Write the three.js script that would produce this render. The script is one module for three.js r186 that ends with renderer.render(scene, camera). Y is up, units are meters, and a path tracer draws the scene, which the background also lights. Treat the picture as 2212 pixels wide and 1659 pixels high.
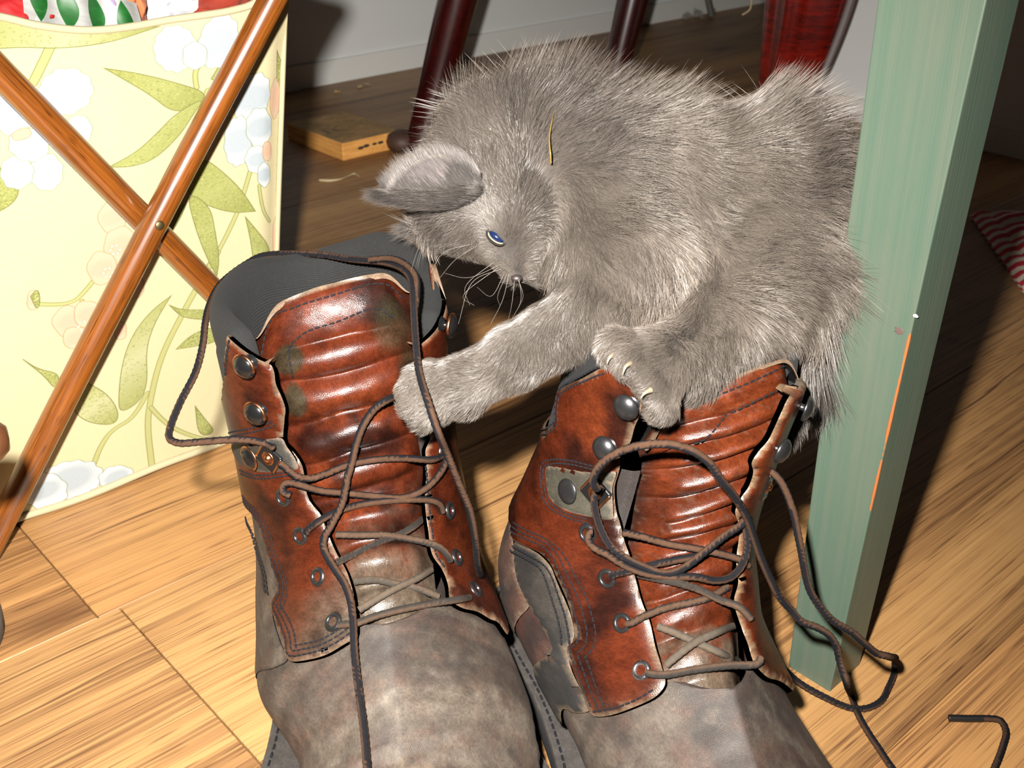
import * as THREE from 'three';
import { mergeGeometries, toCreasedNormals } from 'three/addons/utils/BufferGeometryUtils.js';
import { RoundedBoxGeometry } from 'three/addons/geometries/RoundedBoxGeometry.js';
import { FontLoader } from 'three/addons/loaders/FontLoader.js';
import { TextGeometry } from 'three/addons/geometries/TextGeometry.js';

// ---------------------------------------------------------------- camera, light, exposure
const IMG_W = 2212, IMG_H = 1659, FOCAL = 2400, EYE_H = 0.39, PITCH = THREE.MathUtils.degToRad(28.23);
const scene = new THREE.Scene();
scene.background = new THREE.Color(0, 0, 0);
const camera = new THREE.PerspectiveCamera(THREE.MathUtils.radToDeg(2 * Math.atan(IMG_H / 2 / FOCAL)), IMG_W / IMG_H, 0.02, 20);
camera.position.set(0, EYE_H, 0);
const FWD = new THREE.Vector3(0, -Math.sin(PITCH), -Math.cos(PITCH)), UPV = new THREE.Vector3(0, Math.cos(PITCH), -Math.sin(PITCH)), RIGHT = new THREE.Vector3(1, 0, 0);
camera.lookAt(camera.position.clone().add(FWD));
camera.focus = 0.49; camera.userData.fStop = 26;
scene.add(camera);
const renderer = new THREE.WebGLRenderer({ antialias: true });
renderer.toneMapping = THREE.LinearToneMapping;
renderer.toneMappingExposure = 1.0;
renderer.shadowMap.enabled = true;
renderer.shadowMap.type = THREE.PCFSoftShadowMap;

// the flash of the camera that took the picture: up and to the left of its lens
const flash = new THREE.SpotLight(0xfffaf3, 6.4, 0, 0.86, 1, 2);
flash.position.copy(camera.position).addScaledVector(RIGHT, -0.033).addScaledVector(UPV, 0.05);
flash.target.position.copy(camera.position).addScaledVector(FWD, 0.8).addScaledVector(RIGHT, -0.09).addScaledVector(UPV, -0.02);
flash.castShadow = true; flash.shadow.mapSize.set(4096, 4096); flash.shadow.camera.near = 0.05; flash.shadow.camera.far = 6; flash.shadow.radius = 0.45; flash.shadow.bias = -0.0005;
scene.add(flash, flash.target);

const FUR_N = 150000; // locks of fur on the kitten

// ---------------------------------------------------------------- helpers
const V3 = (x, y, z) => new THREE.Vector3(x, y, z), V2 = (x, y) => new THREE.Vector2(x, y);
const clamp = (x, a = 0, b = 1) => Math.min(b, Math.max(a, x)), lerp = (a, b, t) => a + (b - a) * t;
const smooth = (a, b, x) => { const t = clamp((x - a) / (b - a)); return t * t * (3 - 2 * t); };
function rng(seed) { let a = seed >>> 0; return () => { a = (a + 0x6D2B79F5) >>> 0; let t = Math.imul(a ^ (a >>> 15), 1 | a); t = (t + Math.imul(t ^ (t >>> 7), 61 | t)) ^ t; return ((t ^ (t >>> 14)) >>> 0) / 4294967296; }; }
const hash3 = (x, y, z) => { let h = Math.imul(x, 374761393) ^ Math.imul(y, 668265263) ^ Math.imul(z, 2147483647 ^ 0x27d4eb2d); h = Math.imul(h ^ (h >>> 13), 1274126177); return ((h ^ (h >>> 16)) >>> 0) / 4294967296; };
function noise3(x, y, z) { // value noise 0..1
  const xi = Math.floor(x), yi = Math.floor(y), zi = Math.floor(z); let fx = x - xi, fy = y - yi, fz = z - zi;
  fx = fx * fx * (3 - 2 * fx); fy = fy * fy * (3 - 2 * fy); fz = fz * fz * (3 - 2 * fz);
  const c = (a, b, d) => hash3(xi + a, yi + b, zi + d);
  return lerp(lerp(lerp(c(0, 0, 0), c(1, 0, 0), fx), lerp(c(0, 1, 0), c(1, 1, 0), fx), fy), lerp(lerp(c(0, 0, 1), c(1, 0, 1), fx), lerp(c(0, 1, 1), c(1, 1, 1), fx), fy), fz);
}
const fbm = (x, y, z, n = 4) => { let s = 0, a = 0.5, t = 0; for (let i = 0; i < n; i++) { s += a * noise3(x, y, z); t += a; x = x * 2.03 + 11.3; y = y * 2.03 + 4.7; z = z * 2.03 + 7.9; a *= 0.5; } return s / t; };
const lin = (r, g, b) => new THREE.Color().setRGB(r, g, b); // linear albedo
const srgb = (r, g, b) => new THREE.Color().setRGB(r / 255, g / 255, b / 255, THREE.SRGBColorSpace);

// picture geometry: world point behind a pixel
const camDir = (x, y) => V3(0, 0, 0).addScaledVector(RIGHT, (x - IMG_W / 2) / FOCAL).addScaledVector(UPV, -(y - IMG_H / 2) / FOCAL).add(FWD);
const at = (x, y, d) => camera.position.clone().addScaledVector(camDir(x, y), d);
const onFloor = (x, y, h = 0) => { const d = camDir(x, y); return camera.position.clone().addScaledVector(d, (h - EYE_H) / d.y); };
const toPx = (p) => { const q = p.clone().sub(camera.position), d = q.dot(FWD); return [IMG_W / 2 + FOCAL * q.dot(RIGHT) / d, IMG_H / 2 - FOCAL * q.dot(UPV) / d, d]; };

// naming and tagging
const taken = new Map();
function numbered(name) { const n = taken.get(name) ?? 0; taken.set(name, n + 1); return n ? `${name}_${String(n).padStart(3, '0')}` : name; }
function cast(o) { o.traverse((m) => { if (m.isMesh) { m.castShadow = true; m.receiveShadow = true; } }); return o; }
function tag(o, label, category, group) { o.userData.label = label; if (category) o.userData.category = category; if (group) o.userData.group = group; return o; }
function thing(name, label, category, pos = [0, 0, 0], turn = 0, group) {
  const o = new THREE.Group(); o.name = numbered(name); o.position.set(...pos); o.rotation.y = turn; tag(o, label, category, group); scene.add(o); return o;
}
function mesh(name, geo, mat, parent) { const m = new THREE.Mesh(geo, mat); m.name = name; m.castShadow = m.receiveShadow = true; if (parent) { m.name = nextName(parent, name); parent.add(m); } return m; }
function nextName(parent, name) { let n = 0; for (const c of parent.children) if (c.name === name || c.name.startsWith(name + '_0')) n++; return n ? `${name}_${String(n).padStart(3, '0')}` : name; }
function struct(o) { o.userData.kind = 'structure'; o.castShadow = o.receiveShadow = true; if (!o.parent) scene.add(o); return o; }

// textures
function tex(w, h, fn, { color = false, repeat = true } = {}) { // fn(u, v) -> grey or [r, g, b], 0..255 (sRGB when color)
  const d = new Uint8Array(w * h * 4);
  for (let j = 0; j < h; j++) for (let i = 0; i < w; i++) { const c = fn(i / w, j / h, i, j), k = (j * w + i) * 4; if (typeof c === 'number') d[k] = d[k + 1] = d[k + 2] = c; else { d[k] = c[0]; d[k + 1] = c[1]; d[k + 2] = c[2]; } d[k + 3] = 255; }
  const t = new THREE.DataTexture(d, w, h); t.magFilter = THREE.LinearFilter; t.minFilter = THREE.LinearMipmapLinearFilter; t.generateMipmaps = true;
  t.wrapS = t.wrapT = repeat ? THREE.RepeatWrapping : THREE.ClampToEdgeWrapping; if (color) t.colorSpace = THREE.SRGBColorSpace; t.needsUpdate = true; return t;
}
function tileNoise(u, v, f, seed = 0, oct = 4) { // periodic value noise
  let s = 0, a = 0.5, tot = 0;
  for (let o = 0; o < oct; o++) {
    const n = Math.round(f * 2 ** o), x = u * n, y = v * n, xi = Math.floor(x), yi = Math.floor(y); let fx = x - xi, fy = y - yi; fx = fx * fx * (3 - 2 * fx); fy = fy * fy * (3 - 2 * fy);
    const c = (i, j) => hash3(((xi + i) % n + n) % n, ((yi + j) % n + n) % n, seed + o * 17);
    s += a * lerp(lerp(c(0, 0), c(1, 0), fx), lerp(c(0, 1), c(1, 1), fx), fy); tot += a; a *= 0.55;
  } return s / tot;
}
function at_rep(t, x, y) { const c = t.clone(); c.repeat.set(x, y); c.needsUpdate = true; return c; }
const std = (o) => new THREE.MeshStandardMaterial(o), phys = (o) => new THREE.MeshPhysicalMaterial(o);

// a tube through points with per-vertex colour and a flattened, twisting section
function tube(points, radius, { seg = 6, per = 8, closed = false, colors = null, taper = null, caps = true, twist = 0, steps = 0 } = {}) {
  const curve = new THREE.CatmullRomCurve3(points, closed, 'centripetal'), n = steps || Math.max(4, Math.round(seg * (points.length - (closed ? 0 : 1)))), fr = curve.computeFrenetFrames(n, closed);
  const pos = [], nor = [], col = [], idx = [], uv = [], len = curve.getLength();
  for (let i = 0; i <= n; i++) {
    const t = i / n, p = curve.getPointAt(t), r = typeof radius === 'function' ? radius(t) : radius * (taper ? taper(t) : 1);
    for (let j = 0; j <= per; j++) {
      const a = j / per * Math.PI * 2 + twist * t * len, N = fr.normals[i].clone().multiplyScalar(Math.cos(a)).addScaledVector(fr.binormals[i], Math.sin(a));
      pos.push(p.x + N.x * r, p.y + N.y * r, p.z + N.z * r); nor.push(N.x, N.y, N.z); uv.push(t * len, j / per);
      if (colors) { const c = colors(t, j / per, t * len); col.push(c[0], c[1], c[2]); }
    }
  }
  for (let i = 0; i < n; i++) for (let j = 0; j < per; j++) { const a = i * (per + 1) + j, b = a + per + 1; idx.push(a, a + 1, b, b, a + 1, b + 1); }
  if (caps && !closed) for (const [i, s] of [[0, -1], [n, 1]]) {
    const c = curve.getPointAt(i / n), T = fr.tangents[i], k = pos.length / 3; pos.push(c.x, c.y, c.z); nor.push(T.x * s, T.y * s, T.z * s); uv.push(0, 0); if (colors) col.push(...colors(i / n, 0.3, 0));
    for (let j = 0; j < per; j++) { const a = i * (per + 1) + j; s > 0 ? idx.push(k, a, a + 1) : idx.push(k, a + 1, a); }
  }
  const g = new THREE.BufferGeometry(); g.setAttribute('position', new THREE.Float32BufferAttribute(pos, 3)); g.setAttribute('normal', new THREE.Float32BufferAttribute(nor, 3)); g.setAttribute('uv', new THREE.Float32BufferAttribute(uv, 2));
  if (colors) g.setAttribute('color', new THREE.Float32BufferAttribute(col, 3));
  g.setIndex(idx); return g;
}
// a grid surface from f(a, b) -> {p, c?, uv?}, a and b in 0..1
function gridSurf(na, nb, f, { wrap = false } = {}) {
  const pos = [], col = [], uv = [], idx = [];
  for (let i = 0; i <= na; i++) for (let j = 0; j <= nb; j++) { const r = f(i / na, j / nb, i, j); pos.push(r.p.x, r.p.y, r.p.z); if (r.c) col.push(r.c[0], r.c[1], r.c[2]); uv.push(...(r.uv ?? [i / na, j / nb])); }
  for (let i = 0; i < na; i++) for (let j = 0; j < nb; j++) { const a = i * (nb + 1) + j, b = a + nb + 1; idx.push(a, b, a + 1, b, b + 1, a + 1); }
  const g = new THREE.BufferGeometry(); g.setAttribute('position', new THREE.Float32BufferAttribute(pos, 3)); g.setAttribute('uv', new THREE.Float32BufferAttribute(uv, 2)); if (col.length) g.setAttribute('color', new THREE.Float32BufferAttribute(col, 3));
  g.setIndex(idx); g.computeVertexNormals(); return g;
}
function spline(rows) { // rows of [t, a, b, c ...] -> smooth function of t returning an array
  const n = rows[0].length - 1;
  return (t) => {
    let i = 0; while (i < rows.length - 2 && t > rows[i + 1][0]) i++;
    const r0 = rows[Math.max(0, i - 1)], r1 = rows[i], r2 = rows[i + 1], r3 = rows[Math.min(rows.length - 1, i + 2)], h = r2[0] - r1[0], x = clamp((t - r1[0]) / h, -0.2, 1.2), out = [];
    for (let k = 1; k <= n; k++) {
      const m1 = i ? (r2[k] - r0[k]) / (r2[0] - r0[0]) * h : r2[k] - r1[k], m2 = i < rows.length - 2 ? (r3[k] - r1[k]) / (r3[0] - r1[0]) * h : r2[k] - r1[k], x2 = x * x, x3 = x2 * x;
      out.push((2 * x3 - 3 * x2 + 1) * r1[k] + (x3 - 2 * x2 + x) * m1 + (-2 * x3 + 3 * x2) * r2[k] + (x3 - x2) * m2);
    } return out;
  };
}
// ---------------------------------------------------------------- the room; its walls and boards run 42 degrees off the view
const PHI = THREE.MathUtils.degToRad(42), E1 = V3(Math.cos(PHI), 0, -Math.sin(PHI)), E2 = V3(Math.sin(PHI), 0, Math.cos(PHI));
const room = (a, b, y = 0) => V3(0, y, 0).addScaledVector(E1, a).addScaledVector(E2, b); // a along the boards, b across them
const WALL_B = -1.43, WALL_A = 1.32, HIGH = 2.4;

function woodMap(seed, w, h, dark, mid, light, { streaks = 26, knots = 2, cracks = 9, lenRatio = 8 } = {}) {
  const r = rng(seed), kn = Array.from({ length: knots }, () => [r(), r(), 0.012 + r() * 0.02]), ck = Array.from({ length: cracks }, () => ({ u: r(), v: r(), l: 0.03 + r() * 0.12, s: (r() - 0.5) * 0.06, k: r() }));
  return tex(w, h, (u, v) => {
    let vv = v + 0.05 * (tileNoise(u, v, 3, seed, 3) - 0.5);
    let ring = 0; for (const [ku, kv, kr] of kn) { let du = (u - ku); du -= Math.round(du); const dv = (v - kv) / lenRatio, d = Math.hypot(du * 0.55, dv * 1.6); vv += 0.09 * Math.exp(-d * d / (kr * kr * 3)) * Math.sign(v - kv); ring += Math.exp(-d * d / (kr * kr * 0.35)); }
    const fine = tileNoise(u * 1, vv, 4, seed + 5, 1), a = (n, s) => { const x = u * n, y = vv * streaks * s; const xi = Math.floor(x), yi = Math.floor(y), fx = x - xi, fy = y - yi; const c = (i, j) => hash3(((xi + i) % n + n) % n, yi + j, seed + s * 7); const sx = fx * fx * (3 - 2 * fx), sy = fy * fy * (3 - 2 * fy); return lerp(lerp(c(0, 0), c(1, 0), sx), lerp(c(0, 1), c(1, 1), sx), sy); };
    const g = 0.24 * a(3, 1) + 0.34 * a(8, 4) + 0.42 * a(22, 11), pores = a(48, 13), dash = a(18, 10);
    let t = clamp(0.34 + 0.72 * (g - 0.30) + 0.35 * (fine - 0.5) - 0.45 * Math.min(1, ring));
    if (pores > 0.74) t -= 0.38 * (pores - 0.74) / 0.26; if (dash > 0.86) t -= 0.42 * (dash - 0.86) / 0.14;
    for (const c of ck) { let du = u - c.u; du -= Math.round(du); if (Math.abs(du) < c.l) { const d = Math.abs(vv - c.v - c.s * du / c.l * 0.6 - 0.004 * Math.sin(du * 90 + c.k * 9)); t -= 0.5 * Math.max(0, 1 - d / 0.007) * (1 - Math.abs(du) / c.l); } }
    t = clamp(t, 0, 1); const m = t < 0.5 ? t * 2 : (t - 0.5) * 2, p = t < 0.5 ? dark : mid, q = t < 0.5 ? mid : light;
    return [0, 1, 2].map((k) => lerp(p[k], q[k], m));
  }, { color: true });
}
{
  const floor = struct(new THREE.Mesh(new THREE.BoxGeometry(5.2, 0.04, 5.0), std({ color: lin(0.05, 0.035, 0.02), roughness: 0.9 })));
  floor.name = 'floor'; floor.rotation.y = PHI; const fc = room(0.55, 0.6, -0.032); floor.position.copy(fc);
  const PW = 0.166, PL = 1.28, B0 = -0.492, r = rng(41);
  const grainBump = tex(1024, 128, (u, v) => 128 + 90 * (tileNoise(u, v * 1, 60, 3, 2) - 0.5) * 0.4 + 120 * (hash3(0, Math.floor(v * 128), 5) - 0.5) * tileNoise(u, v, 16, 9, 2));
  const maps = [1, 2].map((s) => woodMap(100 + s, 2048, 1024, [84, 56, 33], [150, 113, 71], [172, 136, 88], { knots: 3, cracks: 16 }));
  const mats = maps.flatMap((m, i) => [[1, 1, 1], [0.86, 0.84, 0.8], [1.04, 0.98, 0.92]].map((c) => std({ map: m, bumpMap: grainBump, bumpScale: 0.00025, color: lin(...c.map((x) => x * 0.95)), roughness: 0.5 })));
  const board = (L, W) => { const s = new THREE.Shape(), x = L / 2 - 0.0009, y = W / 2 - 0.0006; s.moveTo(-x, -y); s.lineTo(x, -y); s.lineTo(x, y); s.lineTo(-x, y); s.closePath(); const g = new THREE.ExtrudeGeometry(s, { depth: 0.009, bevelEnabled: true, bevelThickness: 0.0005, bevelSize: 0.0005, bevelSegments: 1, curveSegments: 1 }); g.rotateX(-Math.PI / 2); g.translate(0, -0.0095, 0); const p = g.attributes.position, uv = g.attributes.uv; for (let i = 0; i < p.count; i++) uv.setXY(i, p.getX(i) / PL + 0.5, p.getZ(i) / PW + 0.5); return g; };
  const shapes = [0, 1].map(() => board(PL, PW));
  const butt = new Map([[0, 0.158], [1, 0.146], [-1, -0.38], [-2, -0.2], [2, -0.12], [3, -0.02], [4, -0.25], [5, 0.1], [6, -0.2]]);
  let n = 0;
  for (let k = -14; k <= 6; k++) { // rows; row 0 lies between b = -0.492 and -0.326
    const b = B0 - k * PW + (k > 0 ? 0 : 0) + PW / 2, start = butt.get(k) ?? r() * PL;
    for (let a = start - PL * 2; a < 2.9; a += PL) {
      if (a + PL < -1.6) continue;
      const m = mesh('plank', shapes[n % 2], mats[(k * 5 + n * 3 + 120) % mats.length], floor), p = room(a + PL / 2, b).sub(fc); p.applyAxisAngle(V3(0, 1, 0), -PHI); m.position.copy(p); m.position.y = 0.032; if ((n + k) % 3 === 0) m.rotation.y = Math.PI; n++;
    }
  }
  // scuffs and grime lie on the boards as thin flakes further down ("straw", "lint")
  const plaster = tex(512, 512, (u, v) => 118 + 40 * (tileNoise(u, v, 8, 3, 5) - 0.5));
  const white = std({ color: lin(0.70, 0.71, 0.70), roughness: 0.55, bumpMap: at_rep(plaster, 6, 6), bumpScale: 0.0006 }), cream = std({ color: lin(0.70, 0.70, 0.67), roughness: 0.5 });
  const slab = (name, a0, a1, b0, b1, y0, y1, mat = white) => { const m = new THREE.Mesh(new THREE.BoxGeometry(a1 - a0, y1 - y0, b1 - b0), mat); m.name = name; m.rotation.y = PHI; m.position.copy(room((a0 + a1) / 2, (b0 + b1) / 2, (y0 + y1) / 2)); return struct(m); };
  slab('wall_back', -2.0, 3.1, WALL_B - 0.12, WALL_B, -0.02, HIGH);
  slab('wall_right', WALL_A, WALL_A + 0.1, -0.93, 2.9, -0.02, HIGH);
  slab('wall_alcove', 3.0, 3.1, WALL_B, 2.9, -0.02, HIGH);
  slab('wall_left', -2.0, -1.9, WALL_B, 2.9, -0.02, HIGH);
  slab('wall_front', -2.0, 3.1, 2.8, 2.9, -0.02, HIGH);
  slab('ceiling', -2.0, 3.1, WALL_B - 0.12, 2.9, HIGH, HIGH + 0.1);
  slab('baseboard_back', -1.9, 3.0, WALL_B, WALL_B + 0.005, 0.0, 0.034, cream);
  slab('baseboard_right', WALL_A - 0.005, WALL_A, -0.93, 2.8, 0.0, 0.03, cream);
}
// ---------------------------------------------------------------- boot form: sections fanned from the collar (t = 0) to the toe (t = 1), u around each section, u = 0 along the instep
// [t, front y, front z, back y, back z, half width, fullness, sideways shift]
const LAST = spline([
  [0.00, 0.186, 0.106, 0.181, 0.004, 0.0485, 1.0, 0], [0.15, 0.164, 0.106, 0.155, 0.006, 0.047, 1.0, 0], [0.30, 0.141, 0.109, 0.122, 0.008, 0.0465, 1.0, 0.002],
  [0.42, 0.124, 0.117, 0.085, 0.003, 0.0475, 1.05, 0.004], [0.52, 0.112, 0.130, 0.045, -0.004, 0.049, 1.15, 0.006], [0.60, 0.103, 0.146, 0.026, 0.014, 0.051, 1.3, 0.006],
  [0.68, 0.094, 0.164, 0.024, 0.08, 0.053, 1.4, 0.005], [0.76, 0.085, 0.186, 0.022, 0.135, 0.056, 1.5, 0.004], [0.84, 0.076, 0.214, 0.020, 0.19, 0.0585, 1.5, 0.003],
  [0.91, 0.067, 0.246, 0.019, 0.235, 0.057, 1.5, 0.001], [0.96, 0.054, 0.276, 0.019, 0.266, 0.048, 1.4, 0], [0.985, 0.043, 0.291, 0.019, 0.284, 0.034, 1.2, 0], [1.0, 0.030, 0.299, 0.020, 0.298, 0.004, 1.0, 0]]);
function bootForm(pos, turn, o = {}) {
  const M = new THREE.Matrix4().makeRotationY(turn).setPosition(...pos), W = o.width ?? (() => 1), lean = o.lean ?? [0, 0], zk = o.toe ?? 1, tip = o.tip ?? 0, dents = o.dents ?? (() => 0);
  const raw = (u, t) => {
    const [fy, fz, by, bz, w, g, sx] = LAST(t), q = Math.pow((1 - Math.cos(u)) / 2, 1 / g), au = Math.abs(u), rimUp = t < 0.2 ? (1 - t / 0.2) * ((0.021 + 0.004 * Math.sign(u)) * Math.exp(-(((au - 2.35) / (au < 2.35 ? 0.95 : 0.6)) ** 2)) + 0.010 * Math.exp(-(((au - Math.PI) / 0.4) ** 2)) + tip * Math.exp(-(((u + 1.15) / 0.42) ** 2))) : 0;
    const p = V3(sx + w * W(t, Math.sin(u)) * Math.sin(u) * (0.9 + 0.1 * Math.abs(Math.sin(u))), lerp(fy, by, q) + rimUp, lerp(fz, bz, q));
    const up = smooth(0.06, 0.19, p.y); if (p.z > 0.14) p.z = 0.14 + (p.z - 0.14) * zk; p.x += lean[0] * up; p.z += lean[1] * up;
    return p;
  };
  const normal = (u, t) => { const e = 1e-3, a = raw(u + e, t).sub(raw(u - e, t)), b = raw(u, Math.min(1, t + e)).sub(raw(u, Math.max(0, t - e))); const n = b.cross(a).normalize(); return n.lengthSq() < 0.5 ? V3(0, 0, 1) : n; };
  const S = (u, t, d = 0) => { const p = raw(u, t), n = normal(u, t); return p.addScaledVector(n, d + dents(u, t, p)); };
  // screen-space lookup grid for tracing the photograph's outlines onto the form
  const NU = 220, NT = 200, grid = [];
  for (let i = 0; i <= NT; i++) for (let j = 0; j <= NU; j++) { const t = i / NT, u = lerp(-Math.PI, Math.PI, j / NU), q = toPx(S(u, t).applyMatrix4(M)); grid.push([q[0], q[1], q[2], u, t]); }
  const find = (x, y, pad = 0) => {
    let best = null, near = null, nd = 1e9;
    for (let i = 0; i < NT; i++) for (let j = 0; j < NU; j++) {
      const a = grid[i * (NU + 1) + j], b = grid[i * (NU + 1) + j + 1], c = grid[(i + 1) * (NU + 1) + j], d = grid[(i + 1) * (NU + 1) + j + 1];
      const area = (b[0] - a[0]) * (c[1] - a[1]) - (b[1] - a[1]) * (c[0] - a[0]); if (area <= 0) continue; // the far wall, seen from inside
      const dd = (a[0] - x) ** 2 + (a[1] - y) ** 2; if (dd < nd && Math.abs(a[3]) < 2.2) { nd = dd; near = a; }
      if (Math.min(a[0], b[0], c[0], d[0]) > x || Math.max(a[0], b[0], c[0], d[0]) < x || Math.min(a[1], b[1], c[1], d[1]) > y || Math.max(a[1], b[1], c[1], d[1]) < y) continue;
      for (const [p, q, r] of [[a, b, c], [b, d, c]]) {
        const den = (q[1] - r[1]) * (p[0] - r[0]) + (r[0] - q[0]) * (p[1] - r[1]); if (Math.abs(den) < 1e-9) continue;
        const l1 = ((q[1] - r[1]) * (x - r[0]) + (r[0] - q[0]) * (y - r[1])) / den, l2 = ((r[1] - p[1]) * (x - r[0]) + (p[0] - r[0]) * (y - r[1])) / den, l3 = 1 - l1 - l2;
        if (l1 < -1e-6 || l2 < -1e-6 || l3 < -1e-6) continue;
        const dep = l1 * p[2] + l2 * q[2] + l3 * r[2]; if (!best || dep < best.depth) best = { depth: dep, u: l1 * p[3] + l2 * q[3] + l3 * r[3], t: l1 * p[4] + l2 * q[4] + l3 * r[4], hit: true };
      }
    }
    return best ?? { depth: near[2], u: near[3], t: near[4], hit: false };
  };
  const world = (p) => p.clone().applyMatrix4(M);
  return { M, raw, normal, S, find, world, pos, turn, zk };
}
// flex creases across the vamp, and soft dents
const creases = (z0, seed, k) => (u, t, p) => { if (t < 0.6) return 0.0012 * (fbm(p.x * 45 + seed, p.y * 45, p.z * 45, 2) - 0.5); const g = Math.exp(-(((p.z - z0) / 0.026) ** 2)), a = fbm(p.x * 14 + seed, 2, (p.z + 0.25 * Math.abs(p.x) + 0.1 * p.x) * 150, 3) - 0.5, b = fbm(p.x * 30, p.y * 30 + seed, p.z * 30, 3) - 0.5; return k * 0.0055 * g * a + 0.002 * b * smooth(0.6, 0.7, t) - 0.0012 * k * Math.exp(-(((p.z - z0 - 0.004 + 0.08 * Math.abs(p.x)) / 0.008) ** 2)); };
const LEFT = bootForm([-0.094, 0, -0.497], 0.25, { toe: 0.80, tip: 0.0075, width: (t, s) => lerp(lerp(1, 0.66, smooth(0.70, 0.82, t)), lerp(1.01, 1.05, smooth(0.5, 0.74, t)) - 0.08 * smooth(0.76, 0.86, t), smooth(-0.6, 0.6, s)), dents: creases(0.205, 11, 1) }), RIGHT_ = bootForm([0.024, 0, -0.468], 0.30, { lean: [0.03, 0.014], tip: 0.012, width: (t, s) => lerp(lerp(1.04, 0.88, smooth(0.5, 0.75, t)) * lerp(1, 0.88, smooth(0.62, 0.75, t)), lerp(lerp(0.84, 1, smooth(0.4, 0.6, t)), 0.88, smooth(0.5, 0.75, t)), smooth(-0.6, 0.6, s)), dents: creases(0.213, 31, 1.25) });
// ---------------------------------------------------------------- leather, cloth and metal for the boots
const leatherBump = tex(512, 512, (u, v) => { let c = 9; const n = 44; for (let k = 0; k < 1; k++) { const x = u * n, y = v * n, xi = Math.floor(x), yi = Math.floor(y); let d1 = 9, d2 = 9; for (let i = -1; i <= 1; i++) for (let j = -1; j <= 1; j++) { const a = ((xi + i) % n + n) % n, b = ((yi + j) % n + n) % n, dx = xi + i + hash3(a, b, 1) - x, dy = yi + j + hash3(a, b, 2) - y, d = Math.hypot(dx, dy); if (d < d1) { d2 = d1; d1 = d; } else if (d < d2) d2 = d; } c = clamp((d2 - d1) * 1.8); } return 40 + 130 * c + 85 * tileNoise(u, v, 8, 4, 4); });
const leatherTone = tex(512, 512, (u, v) => { const a = tileNoise(u, v, 10, 21, 5), b = tileNoise(u, v, 60, 31, 2), c = clamp(0.62 + 0.75 * (a - 0.5) + 0.45 * (b - 0.5), 0, 1); const speck = hash3(Math.floor(u * 512), Math.floor(v * 512), 8) > 0.985 ? 45 : 0; return [clamp(120 + 130 * c + speck, 0, 255), clamp(112 + 135 * c + speck, 0, 255), clamp(105 + 140 * c + speck, 0, 255)]; }, { color: true });
const meshBump = tex(256, 256, (u, v) => { const n = 32, x = u * n, y = v * n, r = Math.floor(y) % 2 ? 0.5 : 0; const fx = ((x + r) % 1) - 0.5, fy = (y % 1) - 0.5; return 225 - 190 * smooth(0.42, 0.1, Math.hypot(fx, fy * 1.1)) + 20 * (hash3(Math.floor(u * 256), Math.floor(v * 256), 3) - 0.5); });
const meshTone = tex(256, 256, (u, v) => { const n = 32, x = u * n, y = v * n, r = Math.floor(y) % 2 ? 0.5 : 0; const fx = ((x + r) % 1) - 0.5, fy = (y % 1) - 0.5, k = hash3(Math.floor(x + r), Math.floor(y), 6); const c = 60 + 150 * smooth(0.1, 0.45, Math.hypot(fx, fy)) * (0.25 + 1.1 * k * k); return [c, c, c]; }, { color: true });
const weave = tex(256, 256, (u, v) => { const n = 16, x = u * n, y = v * n, over = (Math.floor(x) + Math.floor(y)) % 2, fx = (x % 1) - 0.5, fy = (y % 1) - 0.5; return 90 + 150 * (over ? Math.cos(fx * 2.6) * (0.7 + 0.3 * Math.cos(fy * 3)) : Math.cos(fy * 2.6) * (0.7 + 0.3 * Math.cos(fx * 3))); });
const leather = phys({ vertexColors: true, side: THREE.DoubleSide, map: leatherTone, bumpMap: leatherBump, bumpScale: 0.00006, roughness: 0.32, specularIntensity: 0.5 });
leather.map = at_rep(leatherTone, 22, 22); leather.bumpMap = at_rep(leatherBump, 34, 34);
const dusty = std({ vertexColors: true, side: THREE.DoubleSide, map: leather.map, bumpMap: leather.bumpMap, bumpScale: 0.00010, roughness: 0.66 });
const meshCloth = std({ color: lin(0.0042, 0.0042, 0.0044), map: at_rep(meshTone, 26, 26), bumpMap: at_rep(meshBump, 26, 26), bumpScale: 0.0008, roughness: 0.85 });
const cordura = std({ color: lin(0.03, 0.025, 0.024), bumpMap: at_rep(weave, 40, 40), bumpScale: 0.001, map: at_rep(meshTone, 26, 26), roughness: 0.8 });
const rubber = std({ color: lin(0.013, 0.013, 0.014), roughness: 0.65, bumpMap: leather.bumpMap, bumpScale: 0.0003 }), weltMat = std({ color: lin(0.035, 0.031, 0.028), roughness: 0.75, map: leather.map });
const gunmetal = std({ color: lin(0.07, 0.07, 0.073), metalness: 0.9, roughness: 0.28 }), copper = std({ color: lin(0.55, 0.24, 0.12), metalness: 1, roughness: 0.28 }), steel = std({ color: lin(0.5, 0.5, 0.52), metalness: 1, roughness: 0.25 }), hole = std({ color: lin(0.004, 0.004, 0.004), roughness: 1 });
const blackMetal = std({ color: lin(0.05, 0.05, 0.052), metalness: 0.9, roughness: 0.2 });
const threadMat = phys({ color: lin(0.0085, 0.0085, 0.0105), roughness: 0.9, specularIntensity: 0.15 });

const SU = 0.05, ST = 0.30; // metres per unit of u and t, roughly
const smoothLine = (pts, closed, per = 6) => { const c = new THREE.CatmullRomCurve3(pts.map((p) => V3(p[0] * SU, p[1] * ST, 0)), closed, 'centripetal', 0.5); return c.getPoints(pts.length * per).map((p) => [p.x / SU, p.y / ST]); };
// pixels of the photograph (pairs) or {u, t} objects -> [u, t] on the form
const trace = (form, list) => list.map((p) => { if (!Array.isArray(p)) return [p.u, p.t]; const h = form.find(p[0], p[1]); return [h.u, h.t]; });

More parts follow.
